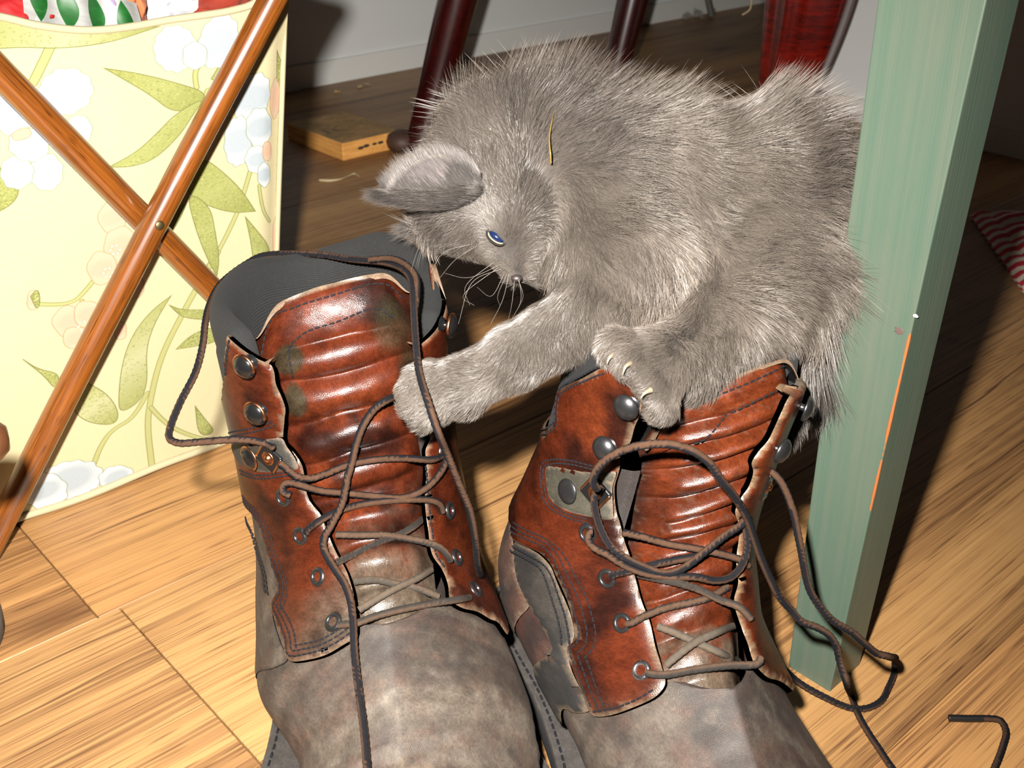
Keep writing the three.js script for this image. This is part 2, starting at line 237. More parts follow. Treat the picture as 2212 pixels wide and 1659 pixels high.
// a sheet of leather cut to an outline on the form: rounded raised edge, cut side, colour by position
function patch(form, outline, { lift = 0.001, thick = 0.0018, rim = 0.0014, cell = 0.0026, color, edge = null, edgeBand = 0.0007, extra = null, sharp = false }) {
  const loop = sharp ? outline : smoothLine(outline, true, 5); if (!sharp) loop.pop();
  const P = loop.map((p) => V2(p[0] * SU, p[1] * ST)); if (THREE.ShapeUtils.isClockWise(P)) P.reverse();
  const n = P.length; let x0 = 1e9, x1 = -1e9, y0 = 1e9, y1 = -1e9; for (const p of P) { x0 = Math.min(x0, p.x); x1 = Math.max(x1, p.x); y0 = Math.min(y0, p.y); y1 = Math.max(y1, p.y); }
  const dist = (x, y) => { let m = 1e9; for (let i = 0; i < n; i++) { const a = P[i], b = P[(i + 1) % n], dx = b.x - a.x, dy = b.y - a.y, l = dx * dx + dy * dy, k = l ? clamp(((x - a.x) * dx + (y - a.y) * dy) / l) : 0, d = (x - a.x - k * dx) ** 2 + (y - a.y - k * dy) ** 2; if (d < m) m = d; } return Math.sqrt(m); };
  const inside = (x, y) => { let c = false; for (let i = 0, j = n - 1; i < n; j = i++) if ((P[i].y > y) !== (P[j].y > y) && x < (P[j].x - P[i].x) * (y - P[i].y) / (P[j].y - P[i].y) + P[i].x) c = !c; return c; };
  const pos = [], col = [], uv = [], idx = [], seen = new Map();
  const add = (x, y, h, c) => { const u = x / SU, t = y / ST, p = form.S(u, t, h); pos.push(p.x, p.y, p.z); col.push(...c); uv.push(x, y); return pos.length / 3 - 1; };
  const top = (x, y) => { const k = `${Math.round(x * 1e6)},${Math.round(y * 1e6)}`; if (seen.has(k)) return seen.get(k); const d = dist(x, y), r = 1 - Math.min(1, d / rim), u = x / SU, t = y / ST, h = lift + thick * (1 - 0.75 * r * r) + (extra ? extra(u, t, d) : 0); const c = edge && d < edgeBand ? edge : color(u, t, form.raw(u, t), d); const i = add(x, y, h, c); seen.set(k, i); return i; };
  const nx = Math.ceil((x1 - x0) / cell), ny = Math.ceil((y1 - y0) / cell), In = [];
  for (let i = 0; i <= nx; i++) { In.push([]); for (let j = 0; j <= ny; j++) In[i].push(inside(x0 + i * cell, y0 + j * cell)); }
  const boundaryCells = new Set(); for (let i = 0; i < n; i++) { const a = P[i], b = P[(i + 1) % n], m = Math.ceil(a.distanceTo(b) / (cell * 0.2)) + 1; for (let k = 0; k <= m; k++) { const cx = (lerp(a.x, b.x, k / m) - x0) / cell, cy = (lerp(a.y, b.y, k / m) - y0) / cell; for (const ox of [-1e-6, 1e-6]) for (const oy of [-1e-6, 1e-6]) boundaryCells.add(Math.floor(cx + ox) * 10000 + Math.floor(cy + oy)); } }
  for (let i = 0; i < nx; i++) for (let j = 0; j < ny; j++) {
    const ax = x0 + i * cell, ay = y0 + j * cell, bx = ax + cell, by = ay + cell;
    if (!boundaryCells.has(i * 10000 + j)) { if (In[i][j] && In[i + 1][j + 1]) { const a = top(ax, ay), b = top(bx, ay), c = top(bx, by), d = top(ax, by); idx.push(a, c, b, a, d, c); } continue; }
    let poly = P.map((p) => [p.x, p.y]);
    for (const [k, s, lim] of [[0, 1, ax], [0, -1, bx], [1, 1, ay], [1, -1, by]]) { const o = []; for (let q = 0; q < poly.length; q++) { const a = poly[q], b = poly[(q + 1) % poly.length], ia = s * (a[k] - lim) >= 0, ib = s * (b[k] - lim) >= 0; if (ia) o.push(a); if (ia !== ib) { const f = (lim - a[k]) / (b[k] - a[k]), m = [lerp(a[0], b[0], f), lerp(a[1], b[1], f)]; m[k] = lim; o.push(m); } } poly = o; if (!poly.length) break; }
    if (poly.length < 3) continue;
    const V = poly.map((p) => V2(p[0], p[1])), tri = THREE.ShapeUtils.triangulateShape(V, []); const id = V.map((p) => top(p.x, p.y));
    for (const [a, b, c] of tri) { const ar = (V[b].x - V[a].x) * (V[c].y - V[a].y) - (V[c].x - V[a].x) * (V[b].y - V[a].y); if (Math.abs(ar) < 1e-12) continue; ar < 0 ? idx.push(id[a], id[b], id[c]) : idx.push(id[a], id[c], id[b]); }
  }
  const g0 = new THREE.BufferGeometry(); g0.setAttribute('position', new THREE.Float32BufferAttribute(pos.slice(), 3)); g0.setIndex(idx.slice()); g0.computeVertexNormals(); const nor = Array.from(g0.attributes.normal.array);
  // the cut side
  const s0 = pos.length / 3, ec = edge ?? [0.02, 0.012, 0.009]; let prev = null; const m = n;
  const rows = []; for (let i = 0; i < m; i++) { const p = P[i]; rows.push([add(p.x, p.y, lift + thick * 0.27 + (extra ? extra(p.x / SU, p.y / ST, 0) : 0), ec), add(p.x, p.y, lift - 0.0016, ec.map((x) => x * 0.8))]); }
  for (let i = 0; i < m; i++) { const q = P[(i + 1) % m], o = P[(i + m - 1) % m], tx = q.x - o.x, ty = q.y - o.y, f = form.S(P[i].x / SU, P[i].y / ST), gx = form.S((P[i].x + ty * 0.5) / SU, (P[i].y - tx * 0.5) / ST).sub(f).normalize(); for (const r of [0, 1]) nor.push(gx.x, gx.y, gx.z); const [a, b] = rows[i], [c, d] = rows[(i + 1) % m]; idx.push(a, b, c, c, b, d); }
  const g = new THREE.BufferGeometry(); g.setAttribute('position', new THREE.Float32BufferAttribute(pos, 3)); g.setAttribute('normal', new THREE.Float32BufferAttribute(nor, 3)); g.setAttribute('color', new THREE.Float32BufferAttribute(col, 3)); g.setAttribute('uv', new THREE.Float32BufferAttribute(uv, 2)); g.setIndex(idx);
  return g;
}
// rows of stitches along traced lines: short thread capsules lying on the leather
const stitchShape = new THREE.CapsuleGeometry(0.00042, 0.0015, 2, 5).rotateZ(Math.PI / 2);
function stitches(form, lines, lift = 0.003, pitch = 0.0027) {
  const out = [];
  for (const line of lines) {
    const pts = line.map((p) => form.S(p[0], p[1], lift)), nn = line.map((p) => form.normal(p[0], p[1])); let acc = 0;
    for (let i = 0; i + 1 < pts.length; i++) {
      const a = pts[i], b = pts[i + 1], L = a.distanceTo(b); if (L < 1e-6) continue;
      while (acc < L) { const p = a.clone().lerp(b, acc / L), x = b.clone().sub(a).normalize(), y = nn[i].clone(), z = x.clone().cross(y).normalize(); y.copy(z).cross(x); const m = new THREE.Matrix4().makeBasis(x, y, z).setPosition(p); out.push(stitchShape.clone().applyMatrix4(m)); acc += pitch; }
      acc -= L;
    }
  }
  return out.length ? mergeGeometries(out) : null;
}
// a line moved sideways in the sheet, metres
const beside = (line, d) => line.map((p, i) => { const a = line[Math.max(0, i - 1)], b = line[Math.min(line.length - 1, i + 1)], tx = (b[0] - a[0]) * SU, ty = (b[1] - a[1]) * ST, l = Math.hypot(tx, ty) || 1; return [p[0] + ty / l * d / SU, p[1] - tx / l * d / ST]; });
const onForm = (form, x, y, lift) => { const h = form.find(x, y), n = form.normal(h.u, h.t); return { p: form.S(h.u, h.t, lift), n, ...h }; };
const setOn = (m, p, n, roll = 0) => { m.position.copy(p); const q = new THREE.Quaternion().setFromUnitVectors(V3(0, 1, 0), n); m.quaternion.copy(q).multiply(new THREE.Quaternion().setFromAxisAngle(V3(0, 1, 0), roll)); return m; };
const lathe = (pts, seg = 24) => new THREE.LatheGeometry(pts.map((p) => V2(p[0], p[1])), seg);
// stamped eyelet: flat rolled ring with a dark hole; speed hook: domed head on a neck over a riveted foot
const eyeletGeo = lathe([[0.0019, -0.0006], [0.0021, 0.0007], [0.0027, 0.0012], [0.0036, 0.0009], [0.0042, 0.0002], [0.0043, -0.0008]], 28), eyeletHole = new THREE.CircleGeometry(0.0021, 20).rotateX(-Math.PI / 2).translate(0, 0.0001, 0);
const hookHead = lathe([[0, 0.0066], [0.0022, 0.0064], [0.0041, 0.0055], [0.0051, 0.0043], [0.0053, 0.0036], [0.0050, 0.0032], [0.0034, 0.0036], [0.0014, 0.0038], [0.0013, 0.0009], [0.0028, 0.0006], [0.0036, -0.0008]], 28);
// ---------------------------------------------------------------- the two work boots
const mix3 = (a, b, t) => [lerp(a[0], b[0], t), lerp(a[1], b[1], t), lerp(a[2], b[2], t)];
const RED = [0.066, 0.0128, 0.0045], DEEP = [0.017, 0.0045, 0.0028], ORANGE = [0.104, 0.0225, 0.0066], DUST = [0.064, 0.050, 0.0375], DUSTY = [0.092, 0.076, 0.060], GREY = [0.030, 0.0235, 0.019], CUT = [0.125, 0.088, 0.06], OLIVE = [0.03, 0.028, 0.018];
// worn leather: red brown above, scuffed and floury with dust towards the toe and the welt
function leatherColor(seed, dustFrom, dustTo, bias = 0) {
  return (u, t, p) => {
    const a = fbm(p.x * 60 + seed, p.y * 60, p.z * 60, 4), b = fbm(p.x * 22 + seed, p.y * 22 + 5, p.z * 22, 3), w = fbm(p.x * 140, p.y * 140 + seed, p.z * 140, 3);
    let c = mix3(RED, DEEP, smooth(0.44, 0.72, a)); c = mix3(c, ORANGE, smooth(0.50, 0.76, b) * 0.8 * smooth(0.7, 0.4, a));
    const k = clamp(smooth(dustFrom, dustTo, p.z - p.y * 0.25 + (b - 0.5) * 0.07) + bias);
    const d = mix3(mix3(DUST, GREY, smooth(0.42, 0.68, a)), DUSTY, smooth(0.55, 0.8, w) * 0.7);
    return mix3(c, d, k * (0.72 + 0.28 * smooth(0.3, 0.6, w)));
  };
}
function soleOutline(form, grow, z0 = -0.012, z1 = 0.311, w = () => 1) {
  const half = spline([[-0.010, 0.012], [-0.004, 0.026], [0.012, 0.037], [0.04, 0.0405], [0.08, 0.040], [0.12, 0.044], [0.16, 0.0525], [0.20, 0.0585], [0.235, 0.058], [0.265, 0.050], [0.288, 0.036], [0.302, 0.014]]), mid = spline([[-0.01, 0], [0.1, 0.005], [0.2, 0.004], [0.302, 0]]), L = [], R = [];
  for (let i = 0; i <= 46; i++) { const z = lerp(Math.max(z0, -0.010), Math.min(z1, 0.302), i / 46), h = half(z)[0] * w(z) + grow, m = mid(z)[0]; const zz = z > 0.14 ? 0.14 + (z - 0.14) * form.zk : z; L.push(V2(m - h * lerp(1, 0.86, smooth(0.17, 0.25, z)), zz)); R.push(V2(m + h, zz)); }
  const s = new THREE.Shape(); const pts = [...R, ...L.reverse()]; s.setFromPoints(pts); return s;
}
const extrudeUp = (shape, y0, y1, bev) => { const g = new THREE.ExtrudeGeometry(shape, { depth: y1 - y0 - 2 * bev, bevelEnabled: true, bevelThickness: bev, bevelSize: bev, bevelSegments: 2, curveSegments: 2 }); g.rotateX(Math.PI / 2); g.translate(0, y1 - bev, 0); return toCreasedNormals(g, 0.6); };

function buildBoot(form, name, o) {
  const boot = thing(name, o.label, 'boot', form.pos, form.turn, 'pair of worn leather work boots');
  const col = o.color, P = (list) => smoothLine(trace(form, list), false, 5);
  // sole
  const sw = o.soleWidth, lugs = [];
  mesh('outsole', extrudeUp(soleOutline(form, 0.0035, -0.01, 0.302, sw), 0.0065, 0.0195, 0.0015), rubber, boot);
  const heel = mesh('heel', extrudeUp(soleOutline(form, 0.0025, -0.01, 0.078, sw), 0.0, 0.0125, 0.0012), rubber, boot);
  for (let i = 0; i < 9; i++) { const z = 0.115 + i * 0.0205; lugs.push(new RoundedBoxGeometry(0.036 + 0.02 * Math.sin(i * 0.34), 0.0085, 0.013, 2, 0.0015).translate(-0.022, 0.0042, z), new RoundedBoxGeometry(0.036 + 0.02 * Math.sin(i * 0.34), 0.0085, 0.013, 2, 0.0015).translate(0.028, 0.0042, z)); }
  mesh('tread', mergeGeometries(lugs), rubber, boot);
  const welt = mesh('welt', extrudeUp(soleOutline(form, 0.0045, -0.01, 0.302, sw), 0.0185, 0.0235, 0.0012), weltMat, boot);
  const ws = []; { const sh = soleOutline(form, 0.0022, -0.01, 0.302, sw).getPoints(); let acc = 0; for (let i = 0; i < sh.length; i++) { const a = sh[i], b = sh[(i + 1) % sh.length], L = a.distanceTo(b); while (acc < L) { const q = a.clone().lerp(b, acc / L); ws.push(new THREE.CapsuleGeometry(0.0006, 0.0022, 2, 5).rotateZ(Math.PI / 2).rotateY(-Math.atan2(b.y - a.y, b.x - a.x)).translate(q.x, 0.0237, q.y)); acc += 0.0046; } acc -= L; } }
  mesh('stitching', mergeGeometries(ws), threadMat, welt);
  // vamp and the body of the upper, one skin from the ankle to the toe
  const open = (t, u) => 0.60 * Math.sqrt(clamp((o.throat - t) / 0.06)) + 0.12 * smooth(o.throat - 0.05, o.throat - 0.25, t);
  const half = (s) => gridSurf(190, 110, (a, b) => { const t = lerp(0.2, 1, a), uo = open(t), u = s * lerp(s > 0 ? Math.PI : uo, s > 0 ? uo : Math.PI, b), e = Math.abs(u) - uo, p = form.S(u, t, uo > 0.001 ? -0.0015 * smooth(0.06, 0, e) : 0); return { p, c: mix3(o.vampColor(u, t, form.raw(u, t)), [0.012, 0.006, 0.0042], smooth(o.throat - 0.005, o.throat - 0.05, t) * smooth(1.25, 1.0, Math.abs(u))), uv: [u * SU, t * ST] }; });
  const hr = half(1), hl = half(-1); // one shading across the middle, where the two halves meet
  for (let i = 0; i <= 190; i++) { if (open(lerp(0.2, 1, i / 190)) > 0.001) continue; const A = hr.attributes.normal, B = hl.attributes.normal, a = i * 111 + 110, b = i * 111, n = V3().fromBufferAttribute(A, a).add(V3().fromBufferAttribute(B, b)).normalize(); A.setXYZ(a, n.x, n.y, n.z); B.setXYZ(b, n.x, n.y, n.z); }
  mesh('vamp', mergeGeometries([hr, hl]), dusty, boot);
  // black padded collar: lining, rolled rim and outer band in one skin
  const [ua, ub] = o.collar, sect = [[-0.0075, 0.50], [-0.0075, 0.36], [-0.0085, 0.24], [-0.0095, 0.14], [-0.010, 0.06], [-0.0085, 0.012], [-0.0050, -0.012], [-0.0008, -0.012], [0.0016, 0.012], [0.0016, 0.05], [0.0008, 0.085], [-0.0008, 0.112]];
  const sp = spline(sect.map((s, i) => [i / (sect.length - 1), ...s]));
  mesh('collar', gridSurf(150, 44, (a, b) => { let u = lerp(ub, 2 * Math.PI + ua, a); const end = Math.min(1, Math.min(a, 1 - a) / 0.03), [d, t] = sp(b), w = u > Math.PI ? u - 2 * Math.PI : u, tt = Math.max(t, 0), p = form.S(w, tt, d * (0.35 + 0.65 * Math.sqrt(end))); if (t < 0) p.y -= t * 0.14; p.y -= 0.006 * (1 - end); if (tt > 0.3) p.addScaledVector(form.normal(w, tt), 0); return { p, uv: [u * SU, b * 0.16] }; }), meshCloth, boot);
  mesh('collar_band', patch(form, [[ub + 0.05, 0.085], [1.9, 0.085], [2.6, 0.085], [Math.PI, 0.085], [Math.PI, 0.24], [2.6, 0.24], [1.7, 0.24], [ub, 0.2]], { lift: 0.0004, thick: 0.0012, color: () => [1, 1, 1], sharp: true }), cordura, boot);
  mesh('collar_band', patch(form, [[ua - 0.05, 0.085], [-1.9, 0.085], [-2.6, 0.085], [-Math.PI, 0.085], [-Math.PI, 0.24], [-2.6, 0.24], [-1.7, 0.24], [ua, 0.2]], { lift: 0.0004, thick: 0.0012, color: () => [1, 1, 1], sharp: true }), cordura, boot);
  // quarters, patches
  const parts = {};
  for (const q of o.sheets) parts[q.key ?? q.name] = mesh(q.name, patch(form, trace(form, q.outline), { lift: q.lift ?? 0.0022, thick: q.thick ?? 0.0018, color: q.color ?? col, edge: q.edge ?? CUT, edgeBand: q.edgeBand ?? 0.0006, extra: q.extra }), q.mat ?? leather, q.on ? parts[q.on] : boot);
  for (const s of o.seams) { const line = P(s.line), g = stitches(form, (s.rows ?? [0]).map((d) => beside(line, d)), s.lift ?? 0.0040); if (g) mesh('stitching', g, threadMat, parts[s.on] ?? boot); }
  // tongue: padded, pleated across like a bellows
  const T = o.tongue, cl = spline(T.line), nT = 150, nV = 56;
  const tp = (v, w, back) => {
    const [y, z0, hw, x] = cl(w), z = z0 > 0.14 ? 0.14 + (z0 - 0.14) * form.zk : z0, [y2, z2] = cl(Math.min(1, w + 0.01)), [y1, z1] = cl(Math.max(0, w - 0.01)), ty = y2 - y1, tz = z2 - z1, l = Math.hypot(ty, tz), ny = tz / l, nz = -ty / l; // outward: up and forwards
    const av = Math.abs(v); let r = 0; for (const [c, h, s, skew] of T.pads) { const d = (w + 0.022 * (fbm(v * 1.6 + T.seed * 3, w * 5, 7, 2) - 0.5) - c - (skew ?? 0) * v) / s; if (Math.abs(d) < 1) r = Math.max(r, h * Math.pow(1 - d * d, 0.8)); } r *= 1.2 * smooth(1.0, 0.62, av) * smooth(1.0, 0.9, w);
    r += 0.0006 * (fbm(v * 5 + T.seed, w * 40, 1, 3) - 0.5) + (T.crease ?? 0) * 0.0010 * (fbm(v * 2 + 8, w * 60, 2, 3) - 0.5) ;
    const bend = -lerp(T.curve, T.curve + 0.006, w) * v * v - (T.fold ?? 0) * smooth(0.55, 1, v * (T.foldSide ?? 1)), d = bend + (back ? -0.006 * (1 - av ** 6) : r);
    const tilt = (T.tilt ?? 0) * v * (1 - w), edge = smooth(0.0, 0.02, w);
    const top = w < 0.001 ? 0 : 0; return V3(x + hw * v, y + ny * d + tilt - (T.round ?? 0.012) * smooth(0.55, 1, av) ** 2 * (1 - smooth(0, 0.3, w)), z + nz * d * edge + 0);
  };
  const front = gridSurf(nT, nV, (a, b) => { const v = lerp(1, -1, b), p = tp(v, a, false); const e = a * T.len < 0.0016; const c = e ? CUT : o.tongueColor(v, a, p); return { p, c, uv: [v * 0.04, a * 0.17] }; });
  const backG = gridSurf(nT, nV, (a, b) => { const v = lerp(-1, 1, b), p = tp(v, a, true); return { p, c: [0.012, 0.012, 0.012], uv: [v * 0.04, a * 0.17] }; });
  const cap = gridSurf(1, nV, (a, b) => { const v = lerp(1, -1, b), p = tp(v, 0, a < 0.5); return { p, c: [0.16, 0.115, 0.08], uv: [v * 0.04, a * 0.004] }; });
  const tongue = mesh('tongue', mergeGeometries([front, backG, cap]), leather, boot);
  const tz = (v, w, lift) => { const p = tp(v, w, false), a = tp(v, w + 0.01, false).sub(tp(v, w - 0.01, false)), b = tp(v + 0.02, w, false).sub(tp(v - 0.02, w, false)); return { p: p.clone().addScaledVector(b.clone().cross(a).negate().normalize(), lift), n: b.cross(a).negate().normalize() }; };
  const ts = []; for (const line of T.seams) { const pts = line.map(([v, w]) => V3(v, w, 0)), c = new THREE.CatmullRomCurve3(pts); const n = 220; let acc = 0; for (let i = 0; i < n; i++) { const A = c.getPoint(i / n), B = c.getPoint((i + 1) / n), a = tz(A.x, A.y, 0.0003), b = tz(B.x, B.y, 0.0003), L = a.p.distanceTo(b.p); while (acc < L) { const p = a.p.clone().lerp(b.p, acc / L), x = b.p.clone().sub(a.p).normalize(), zc = x.clone().cross(a.n).normalize(); ts.push(stitchShape.clone().applyMatrix4(new THREE.Matrix4().makeBasis(x, zc.clone().cross(x), zc).setPosition(p))); acc += 0.003; } acc -= L; } }
  if (ts.length) mesh('stitching', mergeGeometries(ts), threadMat, tongue);
  // eyelets and hooks
  for (const [x, y, tone] of o.eyelets) { const h = onForm(form, x, y, 0.0038), e = setOn(mesh('eyelet', eyeletGeo, tone ?? gunmetal, boot), h.p, h.n); mesh('hole', eyeletHole, hole, e); }
  for (const [x, y, roll, sx] of o.hooks) { const h = onForm(form, x, y, 0.004), k = setOn(mesh('hook', hookHead, o.copperHooks ? blackMetal : gunmetal, boot), h.p, h.n, roll); k.scale.set(1, sx ?? 1, 1); if (o.copperHooks) { const w = mesh('worn_rim', new THREE.TorusGeometry(0.0049, 0.0008, 8, 26, 4.2).rotateX(Math.PI / 2).translate(0, 0.0040, 0), copper, k); w.rotation.y = roll + 2.2; } }
  for (const [x, y, roll, tone] of o.plates ?? []) { const h = onForm(form, x, y, 0.0046), k = setOn(mesh('lace_loop', new RoundedBoxGeometry(0.0105, 0.0022, 0.0108, 3, 0.0008), tone ?? blackMetal, boot), h.p, h.n, roll); mesh('rivet', lathe([[0, 0.0026], [0.0012, 0.0024], [0.0017, 0.0015], [0.0018, 0.001], [0.0026, 0.0015], [0.0031, 0.0012], [0.0032, 0.0008]], 24), copper, k); for (const s of [-1, 1]) mesh('worn_edge', new THREE.CapsuleGeometry(0.0006, 0.008, 3, 8).rotateZ(Math.PI / 2).translate(0, 0.0006, 0.0052 * s), copper, k); }
  if (o.show) for (const w of [0, 0.1, 0.2, 0.3, 0.4, 0.5, 0.6, 0.7, 0.8, 0.9, 1]) console.log(o.show, w, [-1, -0.7, -0.35, 0, 0.35, 0.7, 1].map((v) => toPx(form.world(tp(v, w, false))).slice(0, 2).map((x) => x.toFixed(0)).join(',')).join('  '));
  return { boot, parts, tz, tp };
}
const L_vamp = leatherColor(3, 0.055, 0.10, 0.0), L_q = leatherColor(5, 0.100, 0.140), R_q = leatherColor(15, 0.118, 0.165), R_vamp = leatherColor(13, 0.05, 0.12);
const L_boot = buildBoot(LEFT, 'work_boot', {
  label: 'brown leather work boot on the left, dusty toe, empty black padded collar, laces loose', color: L_q, copperHooks: true, soleWidth: () => 1.0,
  vampColor: (u, t, p) => { const c = L_vamp(u, t, p), k = smooth(0.196, 0.222, p.z + 0.012 * Math.sin(u * 2)) * smooth(0.42, 0.62, fbm(p.x * 22, p.y * 22, p.z * 22 + 3, 3)), s = Math.exp(-(((p.x - 0.006) / 0.013) ** 2 + ((p.z - 0.217) / 0.011) ** 2)) * smooth(0.5, 0.62, fbm(p.x * 90, p.y * 90, p.z * 90, 3)); const st = fbm(p.x * 16 + 4, 1, p.z * 170 + p.x * 20, 3), fold = Math.exp(-(((p.z - 0.188 + 0.1 * Math.abs(p.x)) / 0.006) ** 2)); return mix3(mix3(mix3(mix3(c, [0.022, 0.016, 0.012], smooth(0.52, 0.7, st) * 0.55), [0.11, 0.092, 0.072], clamp(smooth(0.5, 0.3, st) * 0.35 + fold * 0.6)), [0.030, 0.0135, 0.0065], k * 0.75), [0.20, 0.15, 0.09], s * 0.8); },
  collar: [-0.86, 1.02], throat: 0.665,
  sheets: [
    { key: 'flank', name: 'side_panel', lift: 0.0002, thick: 0.0008, mat: dusty, color: leatherColor(8, -0.2, -0.1, 1), edge: [0.03, 0.022, 0.017], outline: [[522, 1085], [548, 1087], [570, 1135], [583, 1185], [596, 1240], [600, 1285], [590, 1320], [604, 1380], [622, 1426], [590, 1444], [562, 1450], { u: -1.9, t: 0.70 }, { u: -2.2, t: 0.6 }, { u: -2.1, t: 0.44 }] },
    { key: 'ql', name: 'quarter', outline: [[510, 709], [532, 703], [563, 724], [584, 742], [594, 766], [599, 795], [603, 822], [614, 848], [623, 877], [621, 905], [622, 950], [641, 971], [656, 994], [662, 1014], [666, 1045], [676, 1078], [697, 1106], [712, 1140], [724, 1172], [738, 1202], [757, 1238], [769, 1277], [777, 1322], [779, 1352], [776, 1378], [751, 1396], [711, 1419], [670, 1430], [641, 1433], [634, 1430], [626, 1418], [621, 1386], [612, 1360], [599, 1325], [596, 1311], [607, 1287], [611, 1262], [599, 1219], [586, 1177], [577, 1141], [562, 1111], [542, 1081], [527, 1066], { u: -1.75, t: 0.42 }, { u: -2.2, t: 0.38 }, { u: -2.9, t: 0.36 }, { u: -2.9, t: 0.23 }, { u: -2.2, t: 0.22 }, { u: -1.6, t: 0.20 }, [501, 800], [498, 771], [502, 735]] },
    { key: 'qr', name: 'quarter', edge: [0.15, 0.10, 0.065], outline: [[936, 628], [912, 631], [903, 652], [896, 678], [885, 711], [884, 741], [890, 771], [893, 820], [900, 870], [908, 922], [918, 945], [909, 970], [911, 1000], [911, 1025], [908, 1081], [914, 1141], [923, 1201], [944, 1234], [958, 1270], [963, 1300], [985, 1318], [1022, 1329], [1050, 1345], [1066, 1352], { u: 1.25, t: 0.705 }, { u: 1.7, t: 0.66 }, { u: 2.1, t: 0.5 }, { u: 2.9, t: 0.36 }, { u: 2.9, t: 0.23 }, { u: 2.2, t: 0.22 }, { u: 1.7, t: 0.19 }, { u: 1.35, t: 0.10 }, { u: 1.22, t: 0.03 }] },
    { key: 'ol', name: 'hook_patch', on: 'ql', lift: 0.0036, thick: 0.001, color: (u, t, p) => mix3(OLIVE, [0.014, 0.012, 0.009], fbm(p.x * 90, p.y * 90, p.z * 90)), mat: dusty, outline: [[520, 960], [545, 950], [585, 940], [618, 937], [630, 956], [648, 985], [652, 1006], [625, 1010], [590, 1013], [560, 1008], [538, 996]] },
  ],
  seams: [
    { on: 'ql', line: [[505, 735], [501, 771], [500, 800]], rows: [0.002] }, { on: 'ql', line: [[515, 728], [507, 765], [506, 795]], rows: [0] },
    { on: 'ql', line: [[515, 940], [560, 925], [600, 912], [612, 905]], rows: [0, 0.0025] }, { on: 'ql', line: [[540, 1018], [570, 1026], [605, 1024], [640, 1018]], rows: [0, 0.0025] },
    { on: 'ql', line: [[545, 1081], [568, 1110], [584, 1141], [594, 1177], [606, 1219], [618, 1262], [616, 1290], [605, 1311], [608, 1327], [622, 1360], [630, 1386], [634, 1418], [642, 1425], [672, 1421], [711, 1410], [751, 1387], [770, 1372]], rows: [0.0004, 0.0028, 0.0052] },
    { on: 'flank', line: [[525, 1118], [545, 1122], [560, 1145], [572, 1190], [585, 1240], [590, 1285]], rows: [0, 0.002] },
    { on: 'qr', line: [[896, 1010], [902, 1080], [908, 1141], [917, 1201], [938, 1236]].map(([x, y]) => [x + 9, y]), rows: [0] },
  ],
  tongue: { seed: 2, len: 0.17, curve: 0.010, tilt: 0.007, round: 0.010,
    line: [[0, 0.2105, 0.078, 0.0330, 0.0004], [0.15, 0.188, 0.089, 0.0345, 0.001], [0.3, 0.164, 0.094, 0.0335, 0.002], [0.45, 0.139, 0.1015, 0.0305, 0.004], [0.6, 0.1165, 0.1115, 0.0275, 0.005], [0.75, 0.102, 0.1315, 0.0245, 0.006], [0.88, 0.0915, 0.152, 0.0225, 0.006], [1, 0.077, 0.176, 0.019, 0.006]],
    pads: [[0.068, 0.0026, 0.07, 0.012], [0.18, 0.0042, 0.045, 0.008], [0.277, 0.0058, 0.052], [0.383, 0.0055, 0.046, -0.008], [0.48, 0.0058, 0.046, -0.006], [0.605, 0.0066, 0.052, 0.01], [0.73, 0.0058, 0.05, 0.012], [0.84, 0.003, 0.045]],
    seams: [[[-0.93, 0.10], [-0.85, 0.045], [-0.5, 0.032], [0, 0.03], [0.5, 0.03], [0.85, 0.05]], [[-0.6, 0.20], [-0.6, 0.14], [-0.45, 0.105], [0, 0.095], [0.5, 0.09], [0.68, 0.12]]] },
  tongueColor: (v, w, p) => { const c = L_q(0, 0, p), d = smooth(0.60, 0.86, w + 0.06 * Math.abs(v) + (fbm(v * 4, w * 30, 3) - 0.5) * 0.25), s = smooth(1.25, 0.85, Math.hypot((v + 0.62) / 0.17, (w - 0.155) / 0.038)) + smooth(1.2, 0.85, Math.hypot((v + 0.62) / 0.13, (w - 0.268) / 0.042)) + 0.8 * smooth(1.3, 0.6, Math.hypot((v - 0.66) / 0.26, (w - 0.135) / 0.07)) + 0.7 * smooth(1.3, 0.6, Math.hypot((v - 0.85) / 0.2, (w - 0.28) / 0.09)); const e = smooth(0.75, 1, Math.abs(v)); return mix3(mix3(mix3(c, [0.010, 0.0045, 0.003], e * 0.8), mix3([0.026, 0.026, 0.014], [0.012, 0.012, 0.008], fbm(v * 9, w * 60, 8)), clamp(s) * 0.88), [0.075, 0.060, 0.044], d * (0.75 + 0.25 * fbm(v * 9, w * 60, 5))); },
  eyelets: [[625, 1069], [662, 1153], [701, 1247], [732, 1349], [955, 1105], [971, 1210], [1013, 1283], [941, 975]],
  hooks: [[556, 775, 0.5], [578, 876, 0.5], [926, 694, -2], [563, 978, 0, 0.55]], plates: [[598, 978, 0.25]],
});
